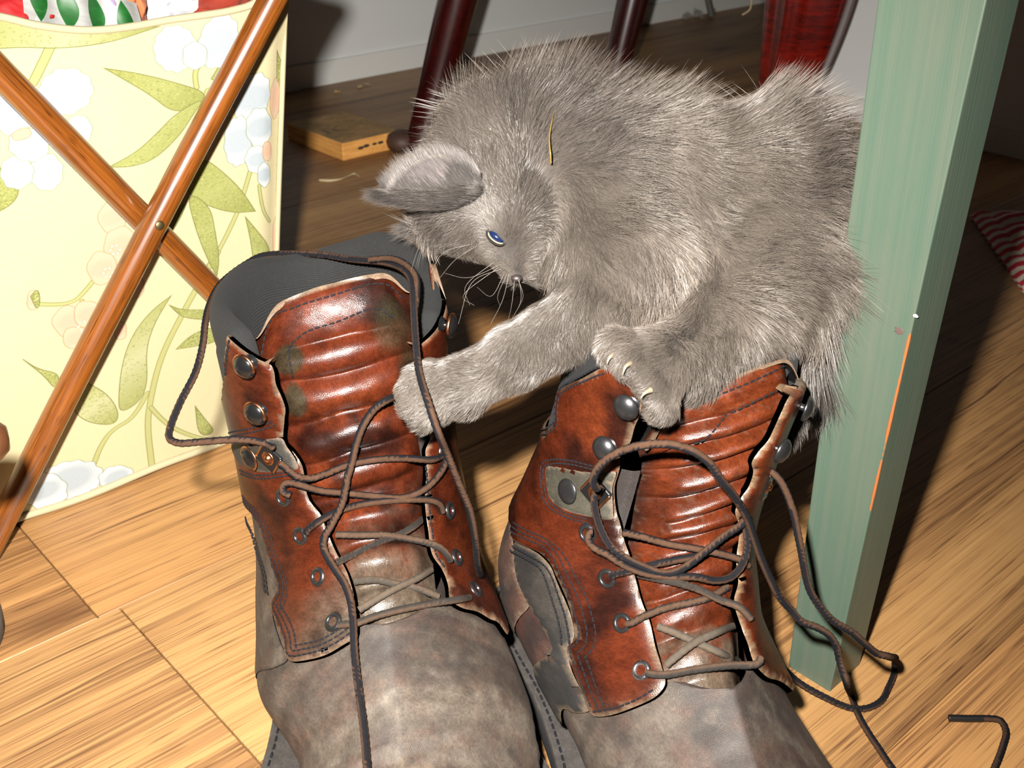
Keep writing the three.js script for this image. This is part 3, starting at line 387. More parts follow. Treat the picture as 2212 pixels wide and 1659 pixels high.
const R_boot = buildBoot(RIGHT_, 'work_boot', {
  label: 'brown leather work boot on the right with the grey kitten sitting in its top', color: R_q, soleWidth: () => 0.96,
  vampColor: (u, t, p) => { const c = R_vamp(u, t, p), z = p.z + 0.012 * Math.sin(p.x * 60) + 0.014 * (fbm(p.x * 30, p.y * 30, p.z * 30) - 0.5), k = Math.exp(-(((z - 0.222) / 0.012) ** 2)) , b = smooth(0.19, 0.2, z) * smooth(0.215, 0.205, z); const st = fbm(p.x * 20 + 4, 1, p.z * 190, 3); return mix3(mix3(mix3(c, [0.022, 0.016, 0.012], smooth(0.52, 0.7, st) * 0.5), [0.026, 0.0105, 0.005], b * 0.5), [0.16, 0.138, 0.112], k * smooth(0.3, 0.6, st)); },
  collar: [-0.95, 1.0], throat: 0.68,
  sheets: [
    { key: 'counter', name: 'heel_counter', lift: 0.0002, thick: 0.0012, mat: dusty, color: leatherColor(28, -0.2, 0.5, 0.35), edge: CUT, outline: [{ u: -1.78, t: 0.335 }, [1140, 1011], [1121, 1047], [1112, 1116], [1111, 1170], [1116, 1215], [1125, 1263], [1148, 1306], { u: -1.9, t: 0.62 }, { u: -2.5, t: 0.585 }, { u: -3.1, t: 0.56 }, { u: -3.1, t: 0.36 }, { u: -2.5, t: 0.34 }] },
    { key: 'flank', name: 'side_panel', lift: 0.0008, thick: 0.0014, mat: dusty, color: (u, t, p) => mix3([0.007, 0.0062, 0.0058], [0.03, 0.025, 0.02], smooth(0.45, 0.75, fbm(p.x * 70, p.y * 70, p.z * 70))), edge: [0.09, 0.065, 0.04], outline: [[1119, 1168], [1140, 1180], [1170, 1197], [1192, 1220], [1205, 1250], [1222, 1290], [1236, 1325], [1245, 1366], [1240, 1390], [1232, 1405], [1240, 1450], [1260, 1492], [1278, 1532], [1250, 1540], [1222, 1530], { u: -1.75, t: 0.70 }, { u: -1.75, t: 0.66 }, [1195, 1400], [1150, 1312], [1126, 1263], [1116, 1210]] },
    { key: 'ql', name: 'quarter', outline: [[1327, 786], [1283, 806], [1233, 835], [1218, 853], [1214, 881], [1213, 912], [1202, 925], [1170, 931], { u: -1.75, t: 0.215 }, { u: -2.4, t: 0.23 }, { u: -2.9, t: 0.24 }, { u: -2.9, t: 0.33 }, { u: -2.2, t: 0.335 }, [1146, 1003], [1127, 1040], [1118, 1090], [1116, 1140], [1120, 1166], [1140, 1177], [1175, 1191], [1196, 1210], [1211, 1241], [1229, 1281], [1243, 1324], [1251, 1366], [1248, 1386], [1234, 1403], [1247, 1447], [1265, 1491], [1280, 1530], [1290, 1545], [1319, 1548], [1377, 1530], [1425, 1506], [1443, 1480], [1436, 1447], [1421, 1397], [1410, 1346], [1393, 1303], [1377, 1245], [1366, 1201], [1354, 1165], [1345, 1127], [1337, 1098], [1334, 1047], [1345, 1007], [1348, 975], [1366, 953], [1377, 917], [1388, 888], [1392, 862], [1380, 820], [1355, 790]] },
    { key: 'qr', name: 'quarter', edge: [0.17, 0.115, 0.07], thick: 0.0028, lift: 0.0025, outline: [{ u: 0.60, t: 0.0 }, [1706, 827], [1688, 850], [1670, 888], [1657, 917], [1645, 942], [1627, 964], [1612, 989], [1614, 1011], [1603, 1044], [1587, 1069], [1576, 1098], [1583, 1134], [1580, 1167], [1576, 1219], [1580, 1259], [1573, 1303], [1587, 1360], [1601, 1400], [1612, 1435], [1640, 1468], [1668, 1478], { u: 1.15, t: 0.72 }, { u: 1.5, t: 0.70 }, { u: 1.9, t: 0.6 }, { u: 2.9, t: 0.36 }, { u: 2.9, t: 0.23 }, { u: 2.2, t: 0.2 }, { u: 1.5, t: 0.15 }, { u: 1.0, t: 0.04 }] },
    { key: 'ol', name: 'hook_patch', on: 'ql', lift: 0.0036, thick: 0.001, mat: dusty, color: (u, t, p) => mix3([0.045, 0.042, 0.027], [0.022, 0.02, 0.012], fbm(p.x * 120, p.y * 90, p.z * 90)), outline: [[1197, 1010], [1215, 1006], [1298, 1014], [1338, 1010], [1332, 1047], [1333, 1098], [1330, 1116], [1283, 1111], [1235, 1100], [1206, 1079], [1197, 1045]] },
  ],
  seams: [
    { on: 'ql', line: [[1318, 800], [1283, 816], [1240, 842], [1228, 858], [1224, 884], [1222, 917], [1206, 935], [1170, 943]], rows: [0, -0.003] },
    { on: 'ql', line: [[1300, 1002], [1250, 992], [1205, 994], [1188, 1008], [1186, 1045], [1195, 1085], [1228, 1110], [1280, 1124]], rows: [0, 0.0025] },
    { on: 'ql', line: [[1122, 1150], [1150, 1163], [1185, 1176], [1208, 1198], [1222, 1232], [1240, 1275], [1254, 1318], [1264, 1366], [1260, 1390], [1246, 1408], [1258, 1447], [1274, 1488], [1292, 1530]], rows: [0, 0.0026, 0.0052] },
    { on: 'ql', line: [[1300, 1538], [1340, 1532], [1385, 1515], [1420, 1495]], rows: [0] },
    { on: 'flank', line: [[1122, 1190], [1150, 1203], [1178, 1220], [1192, 1245], [1206, 1290], [1218, 1330], [1226, 1372], [1228, 1400]], rows: [0, 0.0028] },
  ],
  tongue: { seed: 7, len: 0.16, curve: 0.010, tilt: 0.009, round: 0.016, crease: 1, fold: 0.006,
    line: [[0, 0.1885, 0.101, 0.0345, 0.033], [0.15, 0.171, 0.106, 0.0345, 0.034], [0.3, 0.156, 0.109, 0.0325, 0.031], [0.45, 0.137, 0.113, 0.0305, 0.025], [0.6, 0.119, 0.121, 0.0285, 0.017], [0.75, 0.1025, 0.135, 0.0255, 0.009], [0.88, 0.0915, 0.154, 0.0225, 0.004], [1, 0.077, 0.178, 0.019, 0.003]],
    pads: [[0.06, 0.002, 0.062, 0.02], [0.158, 0.0045, 0.04, 0.01], [0.24, 0.006, 0.044], [0.328, 0.007, 0.05], [0.415, 0.0066, 0.043, -0.008], [0.485, 0.0062, 0.04, 0.012], [0.56, 0.0055, 0.042], [0.64, 0.005, 0.045], [0.73, 0.004, 0.05], [0.84, 0.003, 0.05]],
    seams: [[[-0.95, 0.11], [-0.85, 0.06], [-0.4, 0.04], [0.2, 0.035], [0.7, 0.04]], [[-0.5, 0.17], [-0.2, 0.12], [0.2, 0.1], [0.6, 0.1]]] },
  tongueColor: (v, w, p) => { const c = R_q(0, 0, p), d = smooth(0.74, 0.9, w + (fbm(v * 4, w * 30, 3) - 0.5) * 0.25), e = smooth(0.8, 1, Math.abs(v)), n = fbm(v * 6 + 1, w * 26 + 4, 9, 4), cr = smooth(0.03, 0.0, Math.abs(n - 0.5)) * 0.35; return mix3(mix3(mix3(c, ORANGE, 0.35), [0.010, 0.0045, 0.003], e * 0.8), [0.085, 0.068, 0.05], clamp(d + cr * (1 - d)) * 0.9); },
  eyelets: [[1280, 1147], [1321, 1245], [1354, 1346], [1395, 1453, steel], [1618, 1223], [1623, 1342], [1645, 1418]],
  hooks: [[1372, 862, 0], [1328, 956, 0], [1247, 1056, 0, 0.5], [1703, 868, 0], [1652, 955, 0]], plates: [[1301, 1056, 0.05], [1632, 1040, 0.4]],
});
// ---------------------------------------------------------------- two-tone laces, laid over the boots and hanging free
const laceMat = phys({ vertexColors: true, roughness: 0.9, specularIntensity: 0.15 });
const aglet = std({ color: lin(0.006, 0.006, 0.006), roughness: 0.35 });
const ray = new THREE.Raycaster();
function hitBoot(boot, x, y) { ray.set(camera.position, camDir(x, y).normalize()); ray.near = 0.05; ray.far = 0.9; const h = ray.intersectObject(boot, true).find((q) => !/stitch|hole/.test(q.object.name)); return h ? h.point.clone().sub(camera.position).dot(FWD) : null; }
// points: [x, y] on the boot, [x, y, depth] in the air, [x, y, 'f', height] on the floor
function laceGeo(boot, pts, { r = 0.00152, dusty: dust = 0, lift = 0.0016, inverse = null, seed = 1 } = {}) {
  const d = pts.map((p) => p[2] === 'f' ? onFloor(p[0], p[1], p[3] ?? r).sub(camera.position).dot(FWD) : typeof p[2] === 'number' ? p[2] : (hitBoot(boot, p[0], p[1]) ?? NaN)); const own = d.map((x, i) => Array.isArray(pts[i]) && typeof pts[i][2] !== 'undefined');
  for (let i = 0; i < d.length; i++) if (Number.isNaN(d[i])) { let a = i - 1, b = i + 1; while (a >= 0 && Number.isNaN(d[a])) a--; while (b < d.length && Number.isNaN(d[b])) b++; d[i] = a < 0 ? d[b] : b >= d.length ? d[a] : lerp(d[a], d[b], (i - a) / (b - a)); }
  let s = d.map((x, i) => own[i] ? x : x - lift); const base = s.slice();
  for (let k = 0; k < 4; k++) s = s.map((x, i) => i && i < s.length - 1 && !own[i] ? Math.min(base[i], (s[i - 1] + 2 * x + s[i + 1]) / 4) : x);
  const P = pts.map((p, i) => at(p[0], p[1], s[i])); const c = new THREE.CatmullRomCurve3(P, false, 'centripetal'), L = c.getLength();
  const rr = rng(seed), turn = 20 + rr() * 30, ph = rr();
  return tube(P, (t) => r * (1 + 0.07 * Math.sin(t * L * 2400)), { per: 12, steps: Math.max(12, Math.round(L / 0.0009)), colors: (t, j, q) => { const k = (j + ph + 0.12 * Math.sin(q * turn + seed)) % 1, z = 0.045 * ((q / 0.0021) % 1), f = fbm(q * 900, j * 9, seed, 2); const b = (k + z) % 0.5 < 0.25; const n = 0.75 + 0.5 * f; const col = b ? [0.037 * n, 0.0195 * n, 0.0118 * n] : [0.0048 * n, 0.0048 * n, 0.006 * n]; return mix3(col, [0.06, 0.049, 0.037], dust * (0.55 + 0.45 * f)); } });
}
function laces(boot, strands) {
  boot.updateMatrixWorld(true); const inv = boot.matrixWorld.clone().invert(), gs = strands.map(([pts, o], i) => laceGeo(boot, pts, { seed: i + 1, ...o }));
  const g = mergeGeometries(gs).applyMatrix4(inv); return mesh('lace', g, laceMat, boot);
}
laces(L_boot.boot, [
  [[[732, 1350], [742, 1349], [769, 1346], [812, 1331], [857, 1319], [932, 1304], [992, 1295], [1014, 1291]], { dusty: 0.35 }],
  [[[766, 1256], [812, 1253], [857, 1262], [902, 1271], [947, 1289]], { dusty: 0.6 }],
  [[[775, 1318], [842, 1278], [902, 1249], [930, 1232]], { dusty: 0.85 }],
  [[[727, 1216], [757, 1201], [793, 1183], [827, 1168], [860, 1156], [893, 1138], [912, 1122]], { dusty: 0.2 }],
  [[[725, 1155], [781, 1156], [827, 1156], [872, 1162], [917, 1171], [950, 1183], [968, 1201], [973, 1211]], { dusty: 0.25, lift: 0.0026 }],
  [[[661, 1151], [667, 1142], [685, 1129], [721, 1108], [766, 1093], [827, 1083], [896, 1079], [932, 1081], [950, 1090], [956, 1105]], {}],
  [[[628, 1070], [612, 1062], [613, 1048], [630, 1043], [649, 1048], [691, 1060], [751, 1066], [811, 1072], [872, 1075], [917, 1057], [947, 1027], [962, 999], [966, 972]], { lift: 0.0032 }],
  [[[604, 1000], [619, 1012], [637, 1027], [667, 1034], [703, 1024], [751, 1005], [812, 993], [872, 990], [932, 993], [955, 985]], { lift: 0.0028 }],
  [[[895, 846, 0.440], [868, 852], [840, 862], [810, 882], [785, 918], [769, 960], [760, 1000], [751, 1030], [739, 1087], [715, 1135], [699, 1165], [701, 1189], [721, 1225], [745, 1262], [758, 1301], [763, 1350], [765, 1400], [771, 1460], [779, 1520], [786, 1575], [791, 1630], [793, 1665], [794, 1720]], { lift: 0.0045, r: 0.0016 }],
  [[[592, 968], [575, 958, 0.462], [540, 951, 0.460], [500, 950, 0.459], [430, 955, 0.458], [385, 957, 0.458], [366, 947, 0.459], [367, 927, 0.461], [388, 872, 0.466], [422, 805, 0.474], [438, 745, 0.482], [443, 700, 0.49], [452, 660, 0.505], [475, 615, 0.525], [505, 588, 0.535], [530, 571, 0.535], [565, 553, 0.53], [620, 548, 0.524], [700, 551, 0.516], [757, 560, 0.508], [830, 567, 0.494], [868, 580, 0.482], [889, 606, 0.47], [893, 650, 0.459], [897, 720, 0.45], [905, 800, 0.438], [925, 870, 0.428], [945, 930, 0.427], [966, 980, 0.438], [990, 1040, 0.448], [1014, 1100, 0.458], [1026, 1160, 0.468], [1031, 1215, 0.480], [1037, 1240, 0.492]], { r: 0.00155 }],
  [[[800, 561, 0.497], [845, 559, 0.488], [876, 571, 0.479], [899, 600, 0.469], [900, 640, 0.462], [893, 690, 0.455]], {}],
]);
const rightLace = laces(R_boot.boot, [
  [[[1397, 1454], [1405, 1456], [1435, 1458], [1500, 1447], [1573, 1438], [1638, 1433], [1644, 1420]], { dusty: 0.3 }],
  [[[1421, 1353], [1460, 1368], [1500, 1386], [1550, 1408], [1594, 1429]], { dusty: 0.95 }], [[[1439, 1436], [1470, 1411], [1500, 1389], [1545, 1368], [1583, 1353]], { dusty: 0.95, lift: 0.0035 }],
  [[[1355, 1348], [1364, 1346], [1392, 1331], [1439, 1313], [1486, 1303], [1529, 1292], [1572, 1268]], { dusty: 0.15 }],
  [[[1377, 1241], [1428, 1252], [1464, 1259], [1511, 1274], [1554, 1295], [1598, 1312], [1622, 1336]], { dusty: 0.3, lift: 0.003 }],
  [[[1320, 1246], [1330, 1240], [1356, 1234], [1400, 1222], [1446, 1212], [1495, 1203], [1545, 1188]], {}],
  [[[1345, 1150], [1392, 1161], [1446, 1176], [1500, 1185], [1554, 1196], [1598, 1209], [1616, 1222]], { lift: 0.0025 }],
  [[[1281, 1150], [1274, 1150], [1271, 1166], [1283, 1183], [1312, 1198], [1345, 1219], [1392, 1238], [1450, 1246], [1500, 1246], [1547, 1254], [1580, 1246], [1604, 1219], [1614, 1183], [1612, 1143], [1604, 1120]], { lift: 0.004 }],
  [[[1300, 1050], [1284, 1076], [1287, 1109], [1298, 1143], [1319, 1180], [1356, 1208], [1392, 1225], [1428, 1238], [1457, 1236], [1489, 1219], [1525, 1190], [1565, 1158], [1605, 1130], [1618, 1110]], { lift: 0.0058 }],
  [[[1290, 1056, 0.423], [1281, 1040, 0.4195], [1287, 1020, 0.416], [1305, 997, 0.412], [1341, 975, 0.407], [1392, 961, 0.402], [1446, 960, 0.400], [1489, 971, 0.401], [1529, 997, 0.404], [1554, 1033, 0.409], [1583, 1068, 0.417], [1612, 1115, 0.428], [1630, 1165, 0.438], [1642, 1200, 0.444], [1661, 1245, 0.451], [1683, 1288, 0.457], [1707, 1316, 0.462], [1732, 1343, 0.464], [1766, 1356, 0.466], [1790, 1371, 0.468], [1806, 1395, 0.471], [1815, 1432, 0.474], [1827, 1469, 0.4725], [1839, 1503, 'f'], [1855, 1546, 'f'], [1876, 1583, 'f'], [1898, 1616, 'f'], [1925, 1656, 'f'], [1975, 1715, 'f'], [2050, 1750, 'f'], [2115, 1722, 'f'], [2150, 1655, 'f'], [2167, 1610, 'f'], [2173, 1579, 'f'], [2160, 1556, 'f'], [2135, 1552, 'f'], [2120, 1552, 'f']], { r: 0.0016 }],
  [[[1622, 1062, 0.445], [1628, 1036, 0.444], [1641, 1020, 0.442], [1659, 1016, 0.441], [1681, 1033, 0.441], [1699, 1065, 0.443], [1714, 1109, 0.446], [1724, 1156, 0.450], [1732, 1196, 0.453], [1740, 1242, 0.457], [1750, 1276, 0.460], [1775, 1316, 0.464], [1802, 1343, 0.467], [1839, 1365, 0.470], [1867, 1389, 0.474], [1894, 1411, 0.480], [1919, 1418, 0.484], [1933, 1435, 'f', 0.003], [1931, 1457, 'f'], [1919, 1486, 'f'], [1904, 1513, 'f'], [1876, 1529, 'f'], [1845, 1531, 'f'], [1815, 1522, 'f', 0.002], [1784, 1507, 'f', 0.004], [1753, 1491, 'f', 0.005], [1723, 1472, 'f', 0.005], [1701, 1452, 'f', 0.005], [1680, 1430, 'f', 0.005]], { r: 0.0016 }],
]);
{ const a = [[2122, 1552], [2090, 1552], [2050, 1551]].map(([x, y]) => onFloor(x, y, 0.0018)), inv = R_boot.boot.matrixWorld.clone().invert(); mesh('lace_tip', tube(a, 0.00175, { steps: 20, per: 12 }).applyMatrix4(inv), aglet, rightLace); }
// ---------------------------------------------------------------- green table leg, mahogany chair, offcut of board, striped cloth
function tapered(b0, b1, y0, y1, bev, n = 14, shade = null) { // b = [[a, b] x 4] corners in room axes at the foot and at the top, rounded arrises
  const pos = [], uv = [], idx = [], R = [];
  for (let i = 0; i <= n; i++) { const t = i / n, ring = []; for (let c = 0; c < 4; c++) { const P = (k) => [lerp(b0[k][0], b1[k][0], t), lerp(b0[k][1], b1[k][1], t)], p = P(c), q = P((c + 1) % 4), o = P((c + 3) % 4), uq = V2(q[0] - p[0], q[1] - p[1]).normalize(), uo = V2(o[0] - p[0], o[1] - p[1]).normalize(); for (const [k, w] of [[0, 1], [1, 0.25], [2, 0]].map(([k, w]) => [k, w])) { const A = [p[0] + uo.x * bev, p[1] + uo.y * bev], B = [p[0] + uq.x * bev, p[1] + uq.y * bev], M = [p[0] + (uo.x + uq.x) * bev * 0.29, p[1] + (uo.y + uq.y) * bev * 0.29]; ring.push(k === 0 ? A : k === 1 ? M : B); } } R.push(ring); }
  const m = 12; for (let i = 0; i <= n; i++) for (let k = 0; k <= m; k++) { const q = R[i][k % m], p = room(q[0], q[1], lerp(y0, y1, i / n)); pos.push(p.x, p.y, p.z); let per = 0; for (let j = 1; j <= k; j++) per += Math.hypot(R[i][j % m][0] - R[i][j - 1][0], R[i][j % m][1] - R[i][j - 1][1]); uv.push(per, lerp(y0, y1, i / n)); }
  for (let i = 0; i < n; i++) for (let k = 0; k < m; k++) { const a = i * (m + 1) + k, b = a + m + 1; idx.push(a, a + 1, b, b, a + 1, b + 1); }
  for (const i of [0, n]) { const c = pos.length / 3; let x = 0, z = 0; for (const q of R[i]) { const p = room(q[0], q[1]); x += p.x / 12; z += p.z / 12; } pos.push(x, i ? y1 : y0, z); uv.push(0, 0); for (let k = 0; k < m; k++) { const a = i * (m + 1) + k; i ? idx.push(c, a, a + 1) : idx.push(c, a + 1, a); } }
  const g = new THREE.BufferGeometry(); g.setAttribute('position', new THREE.Float32BufferAttribute(pos, 3)); g.setAttribute('uv', new THREE.Float32BufferAttribute(uv, 2)); g.setIndex(idx); return toCreasedNormals(g, 0.25);
}
{
  const paint = tex(512, 1024, (u, v) => { const s = tileNoise(u * 1, v * 0.02 + u * 0, 1, 2, 1), a = (() => { const x = u * 46, xi = Math.floor(x), fx = x - xi; return lerp(hash3(xi % 46, 0, 3), hash3((xi + 1) % 46, 0, 3), fx * fx * (3 - 2 * fx)); })(), b = tileNoise(u, v, 5, 7, 4), c = (() => { const x = u * 150; return hash3(Math.floor(x), Math.floor(v * 40 + hash3(Math.floor(x), 1, 1) * 8), 4); })(); const k = clamp(0.5 + (a - 0.5) * 0.5 + (b - 0.5) * 0.7 + (c - 0.5) * 0.12); return [lerp(150, 178, k), lerp(182, 190, k), lerp(158, 166, k)].map((x, i) => x + (i === 0 ? 6 : 0) * (b - 0.5)); }, { color: true });
  const green = phys({ map: at_rep(paint, 16, 5), color: lin(0.146, 0.152, 0.150), roughness: 0.38, specularIntensity: 0.6, bumpMap: at_rep(tex(256, 256, (u, v) => 128 + 110 * (hash3(Math.floor(u * 128), 0, 5) - 0.5) + 60 * (tileNoise(u, v, 6, 3, 3) - 0.5)), 20, 2), bumpScale: 0.0001 });
  const bare = std({ color: lin(0.21, 0.062, 0.014), roughness: 0.6 });
  const base = room(0.402, -0.212), tl = thing('table', 'tapered pale green painted table leg with worn orange front edge, right of the boots', 'table', [base.x, 0, base.z]);
  const F0 = [0.3885, -0.199], F1 = [0.3855, -0.1835], leg = tapered([[0.3885, -0.2235], F0, [0.4165, -0.2], [0.4165, -0.2235]], [[0.3855, -0.2285], F1, [0.411, -0.1835], [0.411, -0.2285]], 0, 0.4, 0.0006);
  leg.translate(-base.x, 0, -base.z); const L = mesh('leg', leg, green, tl);
  // where the paint has rubbed through to the wood along the front arris
  const worn = []; for (let i = 0; i <= 60; i++) { const y = lerp(0.10, 0.225, i / 60), t = y / 0.4, p = room(lerp(F0[0], F1[0], t) + 0.0006, lerp(F0[1], F1[1], t) - 0.0006, y); worn.push(p.sub(V3(base.x, 0, base.z))); }
  mesh('bare_edge', tube(worn, (t) => 0.0009 * (0.55 + 0.5 * fbm(t * 20, 1, 1)) * smooth(0, 0.1, t) * smooth(1, 0.7, t), { steps: 120, per: 8 }), bare, L);
  for (const [x, y, r, m] of [[1943, 715, 0.0022, std({ color: lin(0.055, 0.035, 0.028), roughness: 0.8 })], [1978, 683, 0.0011, std({ color: lin(0.6, 0.6, 0.6), roughness: 0.4 })]]) { const d = camDir(x, y), A = room(0.3885, -0.2), n = E1.clone().negate(), k = A.clone().sub(camera.position).dot(n) / d.dot(n), t = (camera.position.y + d.y * k) / 0.4, A2 = room(lerp(F0[0], F1[0], t), -0.2), k2 = A2.clone().sub(camera.position).dot(n) / d.dot(n), p = camera.position.clone().addScaledVector(d, k2).sub(V3(base.x, 0, base.z)); const g = new THREE.SphereGeometry(r, 12, 8); const q = g.attributes.position; for (let i = 0; i < q.count; i++) { const s = 0.6 + 0.8 * noise3(q.getX(i) * 900, q.getY(i) * 900, q.getZ(i) * 900 + r * 1e4); q.setXYZ(i, q.getX(i) * s, q.getY(i) * s * 0.7, q.getZ(i) * s); } const mm = mesh('paint_chip', g, m, L); mm.scale.set(0.08, 1, 1); mm.rotation.y = PHI; mm.position.copy(p); }
}
{
  const mahog = woodMap(77, 512, 512, [38, 8, 5], [86, 14, 8], [120, 30, 14], { streaks: 14, knots: 0, cracks: 0 });
  const red = phys({ map: at_rep(mahog, 5, 5), color: lin(1.7, 1.2, 1.1), roughness: 0.3, clearcoat: 0.6, clearcoatRoughness: 0.22 }), dark = phys({ map: at_rep(mahog, 5, 5), color: lin(0.32, 0.22, 0.25), roughness: 0.32, clearcoat: 0.5, clearcoatRoughness: 0.2 });
  const foot1 = onFloor(905, 326), c = room(1.0, -0.95), ch = thing('chair', 'dark red mahogany chair with a thick carved front leg, behind the kitten', 'chair', [c.x, 0, c.z]);
  const loc = (p) => p.clone().sub(V3(c.x, 0, c.z));
  const turned = (from, to, rad) => { const g = new THREE.LatheGeometry(rad.map(([t, r]) => V2(r, t * from.distanceTo(to))), 28), m = new THREE.Matrix4().makeRotationFromQuaternion(new THREE.Quaternion().setFromUnitVectors(V3(0, 1, 0), to.clone().sub(from).normalize())).setPosition(loc(from)); return g.applyMatrix4(m); };
  const d1 = toPx(foot1)[2], top1 = at(1003, -60, d1 * 0.93), dir1 = top1.clone().sub(foot1).normalize(), T1 = foot1.clone().addScaledVector(dir1, 0.46);
  const prof = [[0, 0.0], [0.002, 0.02], [0.02, 0.022], [0.05, 0.0185], [0.09, 0.0185], [0.3, 0.0215], [0.6, 0.0245], [1, 0.027], [1.001, 0]];
  mesh('leg', turned(foot1, T1, prof), dark, ch);
  const fd = foot1.clone().addScaledVector(RIGHT, -0.02); mesh('foot_pad', new THREE.LatheGeometry([[0, 0.0], [0.011, 0.0], [0.0175, 0.005], [0.0195, 0.012], [0.017, 0.02], [0.009, 0.0245], [0, 0.026]].map((p) => V2(...p)), 24).translate(loc(fd).x, 0, loc(fd).z), std({ color: lin(0.05, 0.022, 0.012), roughness: 0.6 }), ch);
  const foot2 = onFloor(1318, 205), d2 = toPx(foot2)[2], top2 = at(1380, -60, d2 * 0.96), T2 = foot2.clone().addScaledVector(top2.clone().sub(foot2).normalize(), 0.46);
  mesh('leg', turned(foot2, T2, prof.map(([t, r]) => [t, r * 1.02])), dark, ch);
  // the carved front leg: a lobed section that swells towards the seat
  const foot3 = onFloor(1668, 300), d3 = toPx(foot3)[2], kneeAt = (t) => { const y = t * 0.42, p = foot3.clone(); p.y = y; return p.addScaledVector(RIGHT, 0.012 * Math.sin(t * 2.6) - 0.0 * t).addScaledVector(E2, 0.02 * Math.sin(t * 3)); };
  const carved = gridSurf(70, 96, (a, b) => { const th = b * Math.PI * 2, r0 = spline([[0, 0.028], [0.06, 0.033], [0.12, 0.033], [0.25, 0.043], [0.45, 0.053], [0.65, 0.058], [0.8, 0.058], [1, 0.052]])(a)[0]; const q = th - 1.25, lobe = 1 + 0.10 * Math.cos(q * 2) + 0.055 * Math.cos(q * 6) - 0.11 * (Math.exp(-(((Math.cos(q - 0.85) - 1) / 0.012) ** 2)) + Math.exp(-(((Math.cos(q + 0.85) - 1) / 0.012) ** 2))); const p = loc(kneeAt(a)).addScaledVector(RIGHT, Math.cos(th) * r0 * lobe).addScaledVector(V3(0, 0, 1), Math.sin(th) * r0 * lobe); return { p, uv: [b * 0.25, a * 0.45] }; });
  mesh('front_leg', carved, red, ch).userData.label = 'thick carved glossy red front leg';
  const seat = new THREE.ExtrudeGeometry(new THREE.Shape([foot1, foot2, foot3, foot3.clone().addScaledVector(E1, -0.4)].map((p, i) => { const q = loc([T1, T2, foot3, foot1.clone().addScaledVector(E2, 0.3)][i]); return V2(q.x, -q.z); })), { depth: 0.05, bevelEnabled: true, bevelSize: 0.02, bevelThickness: 0.008, bevelSegments: 3 }); seat.rotateX(-Math.PI / 2); seat.translate(0, 0.44, 0); mesh('seat', seat, dark, ch);
  const fl = onFloor(1050, 470); const f4 = room(0.80, -0.80);
}
{
  const pine = woodMap(55, 512, 256, [150, 104, 52], [196, 146, 82], [222, 176, 112], { streaks: 12, knots: 0, cracks: 0 }), grimy = woodMap(56, 512, 256, [70, 58, 40], [112, 92, 62], [146, 118, 76], { streaks: 8, knots: 2, cracks: 3 });
  const A = room(0.711, -1.088), o = thing('board_offcut', 'short pine board offcut with grubby grey top lying on the floor under the chair', 'board', [A.x, 0, A.z], PHI);
  const g = new RoundedBoxGeometry(0.086, 0.021, 0.122, 3, 0.0012).translate(0.043, 0.0105, -0.061);
  mesh('board', g, std({ map: pine, roughness: 0.7, color: lin(1.25, 1.15, 0.98) }), o);
  mesh('worn_top', new RoundedBoxGeometry(0.084, 0.0008, 0.12, 2, 0.0003).translate(0.043, 0.0211, -0.061), std({ map: grimy, roughness: 0.85, color: lin(1.9, 1.75, 1.5) }), o);
  const r = rng(5), spots = []; for (const [x, y] of [[0.026, 0.011], [0.034, 0.012], [0.046, 0.012], [0.055, 0.012], [0.07, 0.013]]) spots.push(new THREE.SphereGeometry(0.002 + r() * 0.0012, 10, 8).scale(1.6, 0.7, 0.12).translate(x, y, 0.0)); mesh('stain', mergeGeometries(spots), std({ color: lin(0.03, 0.022, 0.015), roughness: 0.9 }), o);
}
{ // striped cloth on the floor at the right edge: a puffed cushion cover with a seam
  const stripe = tex(256, 256, (u, v) => { const s = ((v * 16) % 1), n = tileNoise(u, v, 32, 3, 3); return s < 0.44 ? [168 + 30 * n, 14 + 16 * n, 34 + 14 * n] : [196 + 28 * n, 186 + 26 * n, 168 + 26 * n]; }, { color: true });
  const c0 = onFloor(2225, 655), c = thing('cushion', 'red and cream striped cloth cushion lying on the floor at the right edge', 'cushion', [c0.x, 0, c0.z], -0.12);
  const W = 0.30, D = 0.215, top = gridSurf(60, 60, (a, b) => { const x = a * W, z = -b * D, e = Math.min(a, 1 - a, b, 1 - b), h = 0.003 + 0.026 * Math.pow(clamp(e / 0.3), 0.55) + 0.005 * (fbm(a * 7, b * 4, 2, 3) - 0.5) * smooth(0, 0.1, e) + 0.0015 * Math.sin(b * 40 + 3 * a) * smooth(0, 0.08, e); return { p: V3(x, h - 0.002 * smooth(0.03, 0, Math.abs(a - 0.055)), z), uv: [a * W * 6 + 0.03 * Math.sin(b * 9), b * D * 3.6 + 0.012 * Math.sin(a * 7 + 1) + (a < 0.055 ? 0.01 : 0)] }; });
  const bot = gridSurf(2, 2, (a, b) => ({ p: V3(a * W, 0.0005, -b * D), uv: [a, b] }));
  const hem = gridSurf(60, 2, (a, b) => ({ p: V3([a * W, a * W][0], b * 0.003, 0), uv: [a, b] }));
  mesh('cover', mergeGeometries([top, bot, hem]), std({ map: stripe, roughness: 0.9, side: THREE.DoubleSide, color: lin(0.75, 0.75, 0.75) }), c);
}
